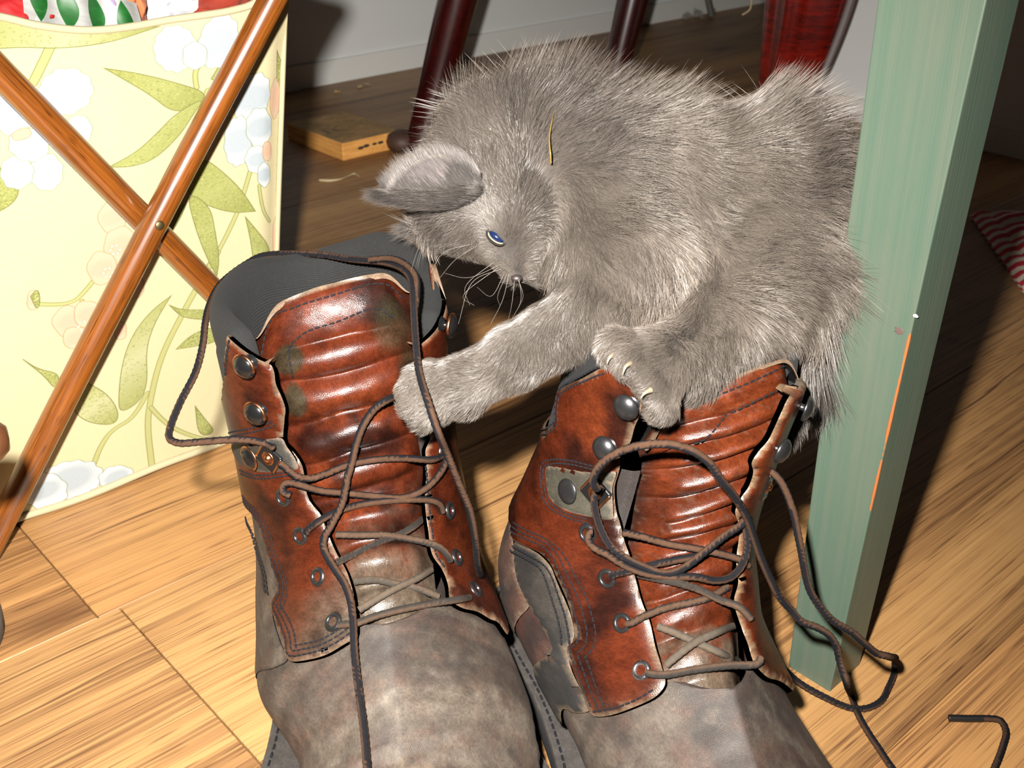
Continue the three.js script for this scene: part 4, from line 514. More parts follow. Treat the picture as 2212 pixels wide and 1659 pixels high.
// ---------------------------------------------------------------- the grey kitten: one skin from a field of limbs, then combed fur
const KIT = at(1500, 760, 0.455), kitten = thing('kitten', 'fluffy grey kitten sitting in the right boot top, one forepaw reaching to the left boot', 'kitten', KIT.toArray());
const K = (x, y, d) => at(x, y, d).sub(KIT);
{
  const N = { // joints: pixel, depth, radius in metres
    chest: [1280, 425, 0.478, 0.0355], mid: [1440, 440, 0.486, 0.0365], rump: [1605, 450, 0.490, 0.0375], back: [1690, 350, 0.50, 0.0215], thigh: [1630, 600, 0.478, 0.0310], knee: [1580, 700, 0.458, 0.0215], belly: [1460, 560, 0.487, 0.032], seat: [1650, 690, 0.490, 0.0240], deep: [1610, 860, 0.492, 0.022],
    neck: [1165, 360, 0.474, 0.0300], nape: [1080, 355, 0.470, 0.0245], skull: [1035, 425, 0.462, 0.0232], brow: [1022, 455, 0.459, 0.0150], cheek: [1115, 475, 0.452, 0.0165], jaw: [1138, 540, 0.458, 0.0115], muzzle: [1108, 548, 0.4535, 0.0072], nose: [1114, 588, 0.4535, 0.0034],
    shoulder: [1330, 560, 0.452, 0.0250], elbow: [1290, 668, 0.436, 0.0150], fore: [1120, 765, 0.441, 0.0112], wrist: [1005, 828, 0.446, 0.0100], paw: [940, 846, 0.448, 0.0108], t1: [905, 815, 0.446, 0.0052], t2: [889, 842, 0.443, 0.0055], t3: [893, 872, 0.443, 0.0055], t4: [920, 897, 0.446, 0.0050],
    rshoulder: [1290, 560, 0.500, 0.020], relbow: [1265, 690, 0.487, 0.011], rpaw: [1240, 735, 0.480, 0.0095],
    hock: [1470, 785, 0.432, 0.0140], foot: [1420, 785, 0.4165, 0.0105], h1: [1338, 748, 0.4130, 0.0066], h2: [1368, 783, 0.4080, 0.0070], h3: [1408, 822, 0.4060, 0.0068], h4: [1428, 872, 0.4090, 0.0062],
    tail0: [1720, 600, 0.500, 0.012], tail1: [1765, 720, 0.497, 0.0075], tail2: [1772, 830, 0.492, 0.006],
  };
  const J = Object.fromEntries(Object.entries(N).map(([k, [x, y, d, r]]) => [k, { p: K(x, y, d), r }]));
  const bones = [['chest', 'mid', 0.014], ['mid', 'rump', 0.014], ['rump', 'back', 0.012], ['rump', 'thigh', 0.012], ['thigh', 'knee', 0.010], ['thigh', 'seat', 0.012], ['seat', 'deep', 0.010], ['mid', 'belly', 0.014], ['chest', 'neck', 0.014], ['neck', 'nape', 0.012], ['nape', 'skull', 0.010], ['skull', 'brow', 0.008], ['skull', 'cheek', 0.008], ['cheek', 'jaw', 0.007], ['brow', 'muzzle', 0.008], ['jaw', 'muzzle', 0.006], ['muzzle', 'nose', 0.004], ['chest', 'shoulder', 0.012], ['shoulder', 'elbow', 0.009], ['elbow', 'fore', 0.006], ['fore', 'wrist', 0.005], ['wrist', 'paw', 0.005], ['paw', 't1', 0.003], ['paw', 't2', 0.003], ['paw', 't3', 0.003], ['paw', 't4', 0.003], ['chest', 'rshoulder', 0.01], ['rshoulder', 'relbow', 0.008], ['relbow', 'rpaw', 0.005], ['knee', 'hock', 0.008], ['hock', 'foot', 0.005], ['foot', 'h1', 0.0032], ['foot', 'h2', 0.0032], ['foot', 'h3', 0.0032], ['foot', 'h4', 0.0035], ['rump', 'tail0', 0.01], ['tail0', 'tail1', 0.006], ['tail1', 'tail2', 0.005]].map(([a, b, k]) => { const A = J[a], B = J[b], d = B.p.clone().sub(A.p); return { a: A.p, d, l: d.lengthSq(), ra: A.r, rb: B.r, k }; });
  const field = (x, y, z) => { let D = 1; for (const b of bones) { const px = x - b.a.x, py = y - b.a.y, pz = z - b.a.z, t = clamp((px * b.d.x + py * b.d.y + pz * b.d.z) / b.l), qx = px - t * b.d.x, qy = py - t * b.d.y, qz = pz - t * b.d.z, e = Math.sqrt(qx * qx + qy * qy + qz * qz) - lerp(b.ra, b.rb, t); if (D - e > b.k) D = e; else if (e - D < b.k) { const h = 0.5 + 0.5 * (D - e) / b.k; D = lerp(D, e, h) - b.k * h * (1 - h); } } return D; };
  const H = 0.0016, lo = V3(1, 1, 1), hi = V3(-1, -1, -1); for (const j of Object.values(J)) { lo.min(j.p.clone().subScalar(j.r + 0.004)); hi.max(j.p.clone().addScalar(j.r + 0.004)); }
  const nx = Math.ceil((hi.x - lo.x) / H) + 1, ny = Math.ceil((hi.y - lo.y) / H) + 1, nz = Math.ceil((hi.z - lo.z) / H) + 1, F = new Float32Array(nx * ny * nz), id = (i, j, k) => (k * ny + j) * nx + i;
  for (let k = 0; k < nz; k += 1) for (let j = 0; j < ny; j++) { let i = 0; while (i < nx) { const v = field(lo.x + i * H, lo.y + j * H, lo.z + k * H); F[id(i, j, k)] = v; let skip = Math.floor((Math.abs(v) - 0.004) / H) - 2; i++; while (skip-- > 0 && i < nx) { F[id(i, j, k)] = v; i++; } } }
  // surface nets
  const pos = [], nor = [], quad = [], vid = new Int32Array(nx * ny * nz).fill(-1), corners = [[0, 0, 0], [1, 0, 0], [0, 1, 0], [1, 1, 0], [0, 0, 1], [1, 0, 1], [0, 1, 1], [1, 1, 1]], edges = [[0, 1], [2, 3], [4, 5], [6, 7], [0, 2], [1, 3], [4, 6], [5, 7], [0, 4], [1, 5], [2, 6], [3, 7]];
  for (let k = 0; k < nz - 1; k++) for (let j = 0; j < ny - 1; j++) for (let i = 0; i < nx - 1; i++) {
    const v = corners.map(([a, b, c]) => F[id(i + a, j + b, k + c)]); let s = 0; for (const x of v) if (x < 0) s++; if (s === 0 || s === 8) continue;
    let x = 0, y = 0, z = 0, n = 0; for (const [a, b] of edges) if ((v[a] < 0) !== (v[b] < 0)) { const t = v[a] / (v[a] - v[b]), A = corners[a], B = corners[b]; x += lerp(A[0], B[0], t); y += lerp(A[1], B[1], t); z += lerp(A[2], B[2], t); n++; }
    const p = V3(lo.x + (i + x / n) * H, lo.y + (j + y / n) * H, lo.z + (k + z / n) * H), e = 0.0008, g = V3(field(p.x + e, p.y, p.z) - field(p.x - e, p.y, p.z), field(p.x, p.y + e, p.z) - field(p.x, p.y - e, p.z), field(p.x, p.y, p.z + e) - field(p.x, p.y, p.z - e)).normalize();
    vid[id(i, j, k)] = pos.length / 3; pos.push(p.x, p.y, p.z); nor.push(g.x, g.y, g.z);
  }
  for (let k = 1; k < nz - 1; k++) for (let j = 1; j < ny - 1; j++) for (let i = 1; i < nx - 1; i++) {
    const s = F[id(i, j, k)] < 0; const q = (a, b, c, d, flip) => { if (a < 0 || b < 0 || c < 0 || d < 0) return; flip ? quad.push(a, c, b, a, d, c) : quad.push(a, b, c, a, c, d); };
    if (s !== (F[id(i + 1, j, k)] < 0)) q(vid[id(i, j - 1, k - 1)], vid[id(i, j, k - 1)], vid[id(i, j, k)], vid[id(i, j - 1, k)], !s);
    if (s !== (F[id(i, j + 1, k)] < 0)) q(vid[id(i - 1, j, k - 1)], vid[id(i - 1, j, k)], vid[id(i, j, k)], vid[id(i, j, k - 1)], !s);
    if (s !== (F[id(i, j, k + 1)] < 0)) q(vid[id(i - 1, j - 1, k)], vid[id(i, j - 1, k)], vid[id(i, j, k)], vid[id(i - 1, j, k)], !s);
  }
  const skin = new THREE.BufferGeometry(); skin.setAttribute('position', new THREE.Float32BufferAttribute(pos, 3)); skin.setAttribute('normal', new THREE.Float32BufferAttribute(nor, 3)); skin.setIndex(quad);
  const body = mesh('body', skin, std({ color: lin(0.024, 0.020, 0.017), roughness: 0.9 }), kitten);

  // combing guides: pixel, combing direction in the picture, lift off the skin (0..1), length in mm, tint
  const G = [
    [1000, 235, -0.5, -0.9, 0.65, 11], [1100, 185, -0.1, -1, 0.7, 12], [1200, 185, 0.15, -1, 0.75, 13], [1300, 185, 0.35, -0.9, 0.65, 12], [1420, 205, 0.7, -0.6, 0.5, 12], [1530, 245, 0.9, -0.15, 0.3, 11], [1640, 215, 0.6, -0.75, 0.6, 14], [1740, 260, 0.85, -0.45, 0.5, 14], [1810, 330, 0.95, -0.05, 0.45, 14], [1840, 460, 0.9, 0.3, 0.45, 15], [1835, 570, 0.8, 0.55, 0.5, 16], [1790, 680, 0.6, 0.75, 0.45, 14], [1745, 780, 0.35, 0.9, 0.4, 13],
    [1150, 270, 0.5, -0.75, 0.45, 12], [1250, 300, 0.75, -0.25, 0.35, 13], [1380, 330, 0.95, 0.1, 0.28, 13], [1520, 350, 0.95, 0.15, 0.3, 12], [1650, 380, 0.9, 0.2, 0.32, 13], [1300, 430, 0.55, 0.7, 0.25, 12], [1230, 440, 0.3, 0.9, 0.25, 11], [1400, 430, 0.8, 0.5, 0.25, 12], [1560, 480, 0.9, 0.35, 0.3, 13], [1700, 520, 0.85, 0.4, 0.32, 14], [1480, 470, 0.5, 0.8, 0.3, 12, 1.1], [1505, 530, 0.4, 0.85, 0.3, 11, 1.1],  // belly-fold guides at the end: flash light painted in as a paler tint
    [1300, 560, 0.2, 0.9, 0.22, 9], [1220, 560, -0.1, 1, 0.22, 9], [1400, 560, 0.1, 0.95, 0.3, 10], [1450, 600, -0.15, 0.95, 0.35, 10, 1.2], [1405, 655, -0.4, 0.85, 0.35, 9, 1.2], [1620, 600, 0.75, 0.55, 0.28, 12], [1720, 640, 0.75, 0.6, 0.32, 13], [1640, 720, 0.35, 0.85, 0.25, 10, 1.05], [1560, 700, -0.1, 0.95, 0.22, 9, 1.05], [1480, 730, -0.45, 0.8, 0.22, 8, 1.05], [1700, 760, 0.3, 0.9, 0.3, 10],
    [1040, 290, -0.3, -0.9, 0.45, 8], [960, 300, -0.75, -0.6, 0.5, 8], [1090, 350, 0.3, -0.75, 0.25, 7], [1010, 370, -0.5, -0.6, 0.2, 5], [1060, 420, -0.1, -0.9, 0.16, 4.5], [990, 430, -0.8, -0.4, 0.2, 5], [945, 470, -0.95, 0.05, 0.35, 9], [920, 500, -0.95, 0.1, 0.4, 10], [970, 520, -0.9, 0.35, 0.3, 7], [1020, 500, -0.8, 0.1, 0.16, 4.5], [1030, 545, -0.6, 0.3, 0.2, 4, 1.15], [1060, 530, -0.5, -0.4, 0.12, 3.0, 1.35], [1090, 580, -0.2, -0.7, 0.12, 2.6, 1.3], [1110, 540, 0.3, -0.7, 0.14, 3], [1100, 500, 0.2, -0.9, 0.14, 4], [1090, 460, 0.0, -1, 0.16, 4.5], [1150, 420, 0.6, -0.5, 0.22, 7], [1160, 500, 0.85, 0.2, 0.28, 8], [1150, 580, 0.7, 0.6, 0.3, 8],
    [1200, 660, -0.6, 0.7, 0.2, 6], [1280, 660, -0.4, 0.85, 0.22, 7], [1110, 720, -0.75, 0.6, 0.18, 5.5], [1170, 790, -0.45, 0.85, 0.3, 6.5, 1.1], [1260, 750, -0.4, 0.9, 0.3, 7], [1050, 800, -0.8, 0.55, 0.2, 5.5, 1.1], [1060, 880, -0.5, 0.85, 0.34, 6.5, 1.15], [990, 790, -0.9, 0.3, 0.22, 5, 1.1], [940, 830, -0.95, 0.25, 0.2, 4, 1.15], [900, 850, -0.9, 0.4, 0.22, 3.2, 1.2], [950, 900, -0.6, 0.75, 0.3, 5, 1.2],
    [1440, 760, -0.75, 0.4, 0.2, 5.5], [1390, 765, -0.8, 0.45, 0.2, 4], [1340, 740, -0.85, 0.3, 0.28, 4, 1.3], [1370, 790, -0.7, 0.6, 0.18, 3.2], [1410, 830, -0.45, 0.8, 0.18, 3.2], [1430, 880, -0.2, 0.95, 0.22, 4, 1.1], [1770, 760, 0.2, 0.95, 0.45, 14, 0.6], [1775, 840, 0.1, 1, 0.5, 12, 0.6],  // tail guides at the end: shade painted in as a darker tint
  ].map(([x, y, dx, dy, lift, len, tint]) => { const l = Math.hypot(dx, dy); return { x, y, dx: dx / l, dy: dy / l, lift, len: len / 1000, tint: tint ?? 1 }; });
  const comb = (x, y) => { let W = 0, dx = 0, dy = 0, lift = 0, len = 0, tint = 0; for (const g of G) { const d = (g.x - x) ** 2 + (g.y - y) ** 2, w = 1 / (d + 250) ** 1.7; W += w; dx += w * g.dx; dy += w * g.dy; lift += w * g.lift; len += w * g.len; tint += w * g.tint; } return { dx: dx / W, dy: dy / W, lift: lift / W, len: len / W, tint: tint / W }; };
  // a lock of hair: fine tapering ribbons from one root area, combed along +x, z off the skin; unit length
  const r = rng(2024);
  const lock = (n, spread, width, curl, splay) => { const p = [], c = [], ix = []; for (let s = 0; s < n; s++) { const a = r() * 6.283, q = Math.sqrt(r()) * spread, x0 = Math.cos(a) * q, y0 = Math.sin(a) * q, L = 0.6 + 0.5 * r(), yaw = (r() - 0.5) * splay + y0 / spread * -0.12, up = (r() - 0.35) * splay * 0.8, face = (r() - 0.5) * 2.4, cz = curl * (0.6 + 0.8 * r()), w0 = width * (0.75 + 0.5 * r()), tone = 0.72 + 0.56 * r(); const b = p.length / 3; for (let k = 0; k < 4; k++) { const t = k / 3, x = x0 + L * t * Math.cos(yaw), y = y0 + L * t * Math.sin(yaw) + 0.06 * Math.sin(t * 3 + a) * splay, z = L * (t * up - cz * t * t) + 0.02, w = w0 * (k === 3 ? 0 : 1 - 0.25 * t), g = tone * lerp(0.55, 1.12, t); if (k === 3) { p.push(x, y, z); c.push(g, g, g); } else { p.push(x, y - w * Math.cos(face), z - w * Math.sin(face), x, y + w * Math.cos(face), z + w * Math.sin(face)); c.push(g, g, g, g, g, g); } } ix.push(b, b + 2, b + 1, b + 1, b + 2, b + 3, b + 2, b + 4, b + 3, b + 3, b + 4, b + 5, b + 4, b + 6, b + 5); } const g = new THREE.BufferGeometry(); g.setAttribute('position', new THREE.Float32BufferAttribute(p, 3)); g.setAttribute('color', new THREE.Float32BufferAttribute(c, 3)); g.setIndex(ix); g.computeVertexNormals(); return g; };
  const hairMat = std({ vertexColors: true, roughness: 0.5, side: THREE.DoubleSide });
  const tri = quad.length / 3, cum = new Float64Array(tri); let A = 0; const va = V3(), vb = V3(), vc = V3(); const P = (i, o) => o.fromArray(pos, i * 3);
  for (let t = 0; t < tri; t++) { P(quad[t * 3], va); P(quad[t * 3 + 1], vb); P(quad[t * 3 + 2], vc); A += vb.sub(va).cross(vc.sub(va)).length() / 2; cum[t] = A; }
  const pick = () => { const x = r() * A; let a = 0, b = tri - 1; while (a < b) { const m = (a + b) >> 1; cum[m] < x ? a = m + 1 : b = m; } let u = r(), v = r(); if (u + v > 1) { u = 1 - u; v = 1 - v; } const i = quad[a * 3], j = quad[a * 3 + 1], k = quad[a * 3 + 2], p = V3(), n = V3(); for (const [q, w] of [[i, 1 - u - v], [j, u], [k, v]]) { p.x += pos[q * 3] * w; p.y += pos[q * 3 + 1] * w; p.z += pos[q * 3 + 2] * w; n.x += nor[q * 3] * w; n.y += nor[q * 3 + 1] * w; n.z += nor[q * 3 + 2] * w; } return { p, n: n.normalize() }; };
  const eyeAt = [1073, 513], mats = [[], [], []], cols = [[], [], []];
  const place = (p, n, o, list) => {
    const w = p.clone().add(KIT), [x, y] = toPx(w), g = comb(x, y); let dx = g.dx, dy = g.dy; const warp = (fbm(w.x * 60, w.y * 60, w.z * 60, 4) - 0.5) * 2.9 + (r() - 0.5) * 0.8, cs = Math.cos(warp), sn = Math.sin(warp); [dx, dy] = [dx * cs - dy * sn, dx * sn + dy * cs];
    const dir = V3().addScaledVector(RIGHT, dx).addScaledVector(UPV, -dy); dir.addScaledVector(n, -dir.dot(n)); if (dir.lengthSq() < 0.02) dir.copy(UPV).negate().addScaledVector(n, UPV.dot(n)); dir.normalize();
    const clump = fbm(w.x * 160 + 3, w.y * 160, w.z * 160, 2), lift = clamp(g.lift * (o.lift ?? 1) * (0.6 + 0.8 * clump) + (r() - 0.5) * 0.12, 0.03, 1.2), X = dir.clone().multiplyScalar(Math.cos(lift)).addScaledVector(n, Math.sin(lift)), Y = n.clone().cross(X).normalize(), Z = X.clone().cross(Y), L = g.len * 0.78 * (o.len ?? 1) * (0.8 + 0.45 * r()), wide = o.wide;
    const m = new THREE.Matrix4().makeBasis(X.multiplyScalar(L), Y.multiplyScalar(wide), Z.multiplyScalar(Math.max(L * 0.8, 0.001))).setPosition(p.clone().addScaledVector(n, -0.0004)); mats[list].push(m);
    const band = fbm(w.x * 38 + 9, w.y * 38, w.z * 38, 3), t = g.tint * lerp(1, 0.76, smooth(170, 90, Math.hypot(x - 1040, y - 450))) * lerp(1, 1.42, smooth(1230, 1480, x) * smooth(760, 640, y)) * (0.90 + 0.2 * band) * (0.9 + 0.2 * r()), warm = 0.5 + 0.5 * fbm(w.x * 25, w.y * 25 + 7, w.z * 25, 2); cols[list].push([t * lerp(0.072, 0.079, warm), t * lerp(0.063, 0.064, warm), t * lerp(0.057, 0.051, warm)]);  // body lightened by position against self-shading, head darkened: light painted into hair colour
  };
  const hidden = (p) => false;
  const nearEye = (x, y, d) => Math.hypot((x - eyeAt[0]) * 0.85 + (y - eyeAt[1]) * 0.5, ((y - eyeAt[1]) * 0.85 - (x - eyeAt[0]) * 0.5) * 1.5) < d;
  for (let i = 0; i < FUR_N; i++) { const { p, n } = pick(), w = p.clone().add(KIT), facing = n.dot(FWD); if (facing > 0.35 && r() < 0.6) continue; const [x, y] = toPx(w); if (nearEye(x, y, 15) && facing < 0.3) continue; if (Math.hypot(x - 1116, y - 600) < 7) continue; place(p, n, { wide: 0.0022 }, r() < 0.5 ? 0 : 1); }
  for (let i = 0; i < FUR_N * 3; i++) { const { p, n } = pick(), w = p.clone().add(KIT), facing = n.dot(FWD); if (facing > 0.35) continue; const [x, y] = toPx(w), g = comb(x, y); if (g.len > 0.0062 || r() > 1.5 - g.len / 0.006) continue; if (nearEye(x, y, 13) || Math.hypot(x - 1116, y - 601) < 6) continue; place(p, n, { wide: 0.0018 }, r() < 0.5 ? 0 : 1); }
  // long guard hairs standing out of the coat
  for (let i = 0; i < FUR_N * 0.26; i++) { const { p, n } = pick(), w = p.clone().add(KIT), [x, y] = toPx(w), g = comb(x, y); if (r() > smooth(0.3, 0.62, g.lift) * 0.9 + 0.2) continue; if (g.len < 0.0075 || (y > 600 && x < 1735)) continue; place(p, n, { wide: 0.004, len: 2.1, lift: 1.2 }, 2); }
  const shapes = [lock(11, 0.62, 0.018, 0.35, 0.6), lock(11, 0.62, 0.018, 0.1, 0.8), lock(2, 0.6, 0.007, 0.1, 0.6)];
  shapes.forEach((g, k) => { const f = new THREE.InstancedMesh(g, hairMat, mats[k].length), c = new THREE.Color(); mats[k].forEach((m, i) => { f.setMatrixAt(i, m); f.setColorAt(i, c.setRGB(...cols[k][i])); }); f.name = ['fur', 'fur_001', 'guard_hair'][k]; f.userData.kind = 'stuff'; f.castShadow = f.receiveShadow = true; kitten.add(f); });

  // ears: a curved shell with a pale rim, thin skin inside, hair on the edge
  const earMat = std({ vertexColors: true, roughness: 0.75, side: THREE.DoubleSide });
  const ear = (upper, lower, depth, bowl) => { const U = new THREE.CatmullRomCurve3(upper.map((p) => K(p[0], p[1], depth(p)))), L = new THREE.CatmullRomCurve3(lower.map((p) => K(p[0], p[1], depth(p)))); const sh = (back) => gridSurf(40, 30, (a, b) => { const t = a, p = U.getPoint(t).lerp(L.getPoint(t), b), w = 4 * b * (1 - b), e = p.addScaledVector(FWD, bowl * w * Math.sin(Math.min(1, t * 1.4) * 1.57) + (back ? 0.0013 : 0)), rim = Math.min(b, 1 - b, t * 1.2); return { p: e, c: mix3(rim < 0.05 ? [0.12, 0.10, 0.09] : [0.075, 0.061, 0.060], [0.045, 0.037, 0.034], back ? 1 : smooth(0.06, 0.2, rim) * 0.5 * smooth(0.4, 1, b)) }; }); return mergeGeometries([sh(false), sh(true)]); };
  const eDepth = (p) => 0.4345 + (p[0] - 842) * -0.00002 + (p[1] - 390) * 0.00004;
  const earNear = mesh('ear', ear([[841, 414], [850, 392], [872, 366], [905, 345], [945, 333], [985, 338], [1014, 352], [1032, 372]], [[843, 420], [858, 431], [885, 438], [915, 443], [945, 447], [975, 445], [1004, 436], [1030, 415]], eDepth, 0.0055), earMat, kitten);
  const earFar = mesh('ear', ear([[893, 492], [905, 472], [930, 452], [960, 445], [990, 450]], [[895, 498], [915, 512], [945, 520], [975, 518], [1000, 505]], () => 0.486, -0.006), earMat, kitten);
  const tuft = new THREE.InstancedMesh(shapes[1], hairMat, 6500); { let n = 0; const cc = new THREE.Color(), q = earNear.geometry.attributes.position, half = q.count / 2; while (n < 6500) { const i = Math.floor(r() * 41), j = Math.floor(r() * 31), b = j / 30, a = i / 40; if (n < 5200 && !(b < 0.1 || b > 0.72 || a > 0.72 || r() < 0.16)) continue; const back = n >= 5200 ? 1 : 0, k = (back ? half : 0) + i * 31 + j, p = V3().fromBufferAttribute(q, k); const toTip = V3().addScaledVector(RIGHT, back ? -0.9 : b < 0.12 ? -0.45 : b > 0.8 ? -0.95 : -0.5).addScaledVector(UPV, back ? 0.1 : b < 0.12 ? 0.75 : b > 0.8 ? -0.12 : 0.55).addScaledVector(FWD, back ? 0.3 : -0.35), X = toTip.normalize(), Y = X.clone().cross(FWD).normalize(), Z = X.clone().cross(Y), L = (back ? 0.004 : b < 0.1 ? 0.0035 : b > 0.8 ? 0.0055 : 0.0042) * (0.6 + 0.8 * r()); p.addScaledVector(V3(r() - 0.5, r() - 0.5, r() - 0.5), 0.0012); tuft.setMatrixAt(n, new THREE.Matrix4().makeBasis(X.multiplyScalar(L), Y.multiplyScalar(0.0014), Z.multiplyScalar(L)).setPosition(p)); const t = (b < 0.1 ? 1.1 : b > 0.75 ? 0.75 : 0.62) * (0.8 + 0.4 * r()); tuft.setColorAt(n, cc.setRGB(0.105 * t, 0.093 * t, 0.086 * t)); n++; } }
  const lower = new THREE.InstancedMesh(shapes[1], hairMat, 2600); { const cc = new THREE.Color(), q = earNear.geometry.attributes.position; for (let n = 0; n < 2600; n++) { const i = Math.floor(r() * 41), j = 20 + Math.floor(r() * 11), p = V3().fromBufferAttribute(q, (r() < 0.5 ? 0 : q.count / 2) + i * 31 + j); p.addScaledVector(V3(r() - 0.5, r() - 0.5, r() - 0.5), 0.0016).addScaledVector(FWD, -0.0006); const X = V3().addScaledVector(RIGHT, -0.9).addScaledVector(UPV, 0.15 - 0.4 * r()).addScaledVector(FWD, -0.15 - 0.45 * r()).normalize(), Y = X.clone().cross(FWD).normalize(), Z = X.clone().cross(Y), L = 0.0045 + 0.004 * r(); lower.setMatrixAt(n, new THREE.Matrix4().makeBasis(X.multiplyScalar(L), Y.multiplyScalar(0.0018), Z.multiplyScalar(L)).setPosition(p)); const t = 0.5 + 0.4 * r(); lower.setColorAt(n, cc.setRGB(0.098 * t, 0.084 * t, 0.075 * t)); } }
  lower.name = 'ear_hair_002'; lower.userData.kind = 'stuff'; lower.castShadow = lower.receiveShadow = true; kitten.add(lower);
  tuft.name = 'ear_hair'; tuft.userData.kind = 'stuff'; kitten.add(tuft);
  const tuft2 = new THREE.InstancedMesh(shapes[1], hairMat, 900); { const cc = new THREE.Color(), q = earFar.geometry.attributes.position; for (let n = 0; n < 900; n++) { const p = V3().fromBufferAttribute(q, Math.floor(r() * q.count)), X = V3().addScaledVector(RIGHT, -0.95).addScaledVector(UPV, 0.1 - 0.5 * r()).addScaledVector(FWD, r() - 0.5).normalize(), Y = X.clone().cross(FWD).normalize(), Z = X.clone().cross(Y), L = 0.004 + 0.005 * r(); tuft2.setMatrixAt(n, new THREE.Matrix4().makeBasis(X.multiplyScalar(L), Y.multiplyScalar(0.002), Z.multiplyScalar(L)).setPosition(p)); const t = 0.8 + 0.4 * r(); tuft2.setColorAt(n, cc.setRGB(0.105 * t, 0.093 * t, 0.083 * t)); } }
  tuft2.name = 'ear_hair_001'; tuft2.userData.kind = 'stuff'; kitten.add(tuft2);

  // eye, nose, whiskers, claws
  const rayTo = (x, y) => { ray.set(camera.position, camDir(x, y).normalize()); ray.near = 0.05; ray.far = 2; kitten.updateMatrixWorld(true); const h = ray.intersectObject(body)[0]; return h ? h.point.clone().sub(camera.position).dot(FWD) : 0.45; };
  const ed = rayTo(1073, 513), EX = V3().addScaledVector(RIGHT, 0.79).addScaledVector(UPV, -0.61), EY = V3().addScaledVector(RIGHT, 0.61).addScaledVector(UPV, 0.79), eyeC = K(1072, 512, ed + 0.0008), eb = new THREE.Matrix4().makeBasis(EX, EY, FWD.clone().negate());
  const eye = mesh('eye', new THREE.SphereGeometry(1, 32, 24), phys({ color: lin(0.004, 0.008, 0.028), roughness: 0.14, clearcoat: 1, clearcoatRoughness: 0.04 }), kitten); eye.position.copy(eyeC); eye.quaternion.setFromRotationMatrix(eb); eye.scale.set(0.0037, 0.0019, 0.0021); eye.userData.label = 'half closed dark blue eye';
  const arc = (a0, a1, k, up, fwd) => Array.from({ length: 13 }, (_, i) => { const t = lerp(a0, a1, i / 12); return eyeC.clone().addScaledVector(EX, Math.cos(t) * 0.0037 * k).addScaledVector(EY, Math.sin(t) * 0.0019 * k * up).addScaledVector(FWD, -fwd * Math.sqrt(Math.max(0.05, 1 - Math.cos(t) ** 2))); });
  mesh('eyelid', tube(arc(Math.PI * 1.02, Math.PI * 2.05, 1.12, 1.25, 0.0009), 0.0005, { steps: 30, per: 8 }), phys({ color: lin(0.012, 0.010, 0.009), roughness: 0.9, specularIntensity: 0.1 }), kitten); mesh('eyelid', tube(arc(-0.05, Math.PI * 1.05, 1.12, 1.1, 0.0012), 0.0006, { steps: 30, per: 8 }), phys({ color: lin(0.026, 0.022, 0.019), roughness: 0.9, specularIntensity: 0.1 }), kitten);
  mesh('iris_rim', tube(arc(Math.PI * 1.1, Math.PI * 1.93, 0.98, 1.0, 0.0014), 0.00028, { steps: 30, per: 6 }), std({ color: lin(0.30, 0.23, 0.11), roughness: 0.4 }), kitten);
  const nd = rayTo(1110, 592); const nose = mesh('nose', new THREE.SphereGeometry(0.0021, 20, 14), phys({ color: lin(0.018, 0.013, 0.012), roughness: 0.4, clearcoat: 0.2 }), kitten); nose.position.copy(K(1116, 601, nd + 0.0010)); nose.scale.set(1.15, 0.8, 0.9);
  const wh = []; for (const [x0, y0, x1, y1, x2, y2] of [[1080, 575, 1000, 640, 1025, 660], [1085, 580, 1020, 610, 990, 700], [1090, 590, 1060, 640, 1030, 620], [1095, 592, 1075, 640, 1080, 660], [1100, 590, 1085, 650, 1060, 700], [1085, 570, 1010, 600, 960, 590], [1120, 595, 1125, 650, 1105, 690], [1118, 600, 1130, 640, 1120, 665], [1075, 560, 1005, 620, 1015, 660], [1112, 602, 1105, 660, 1098, 690], [1050, 520, 985, 560, 950, 600], [1052, 522, 960, 545, 930, 590]]) { wh.push(tube([K(x0, y0, 0.4495), K(x1, y1, 0.438), K(x2, y2, 0.43)], (t) => 0.00008 * (1 - 0.7 * t), { steps: 14, per: 5 })); }
  mesh('whisker', mergeGeometries(wh), std({ color: lin(0.20, 0.18, 0.16), roughness: 0.4 }), kitten);
  const clawMat = phys({ color: lin(0.20, 0.155, 0.105), roughness: 0.3 });
  for (const [a, b, c] of [[[1326, 766, 0.4070], [1316, 774, 0.4045], [1311, 786, 0.4045]], [[1362, 785, 0.4015], [1351, 793, 0.3985], [1345, 809, 0.3990]], [[1405, 843, 0.3995], [1392, 850, 0.3975], [1384, 860, 0.3985]]]) mesh('claw', tube([K(...a), K(...b), K(...c)], (t) => 0.00115 * (1 - 0.92 * t) + 0.00004, { steps: 14, per: 8 }), clawMat, kitten);
}
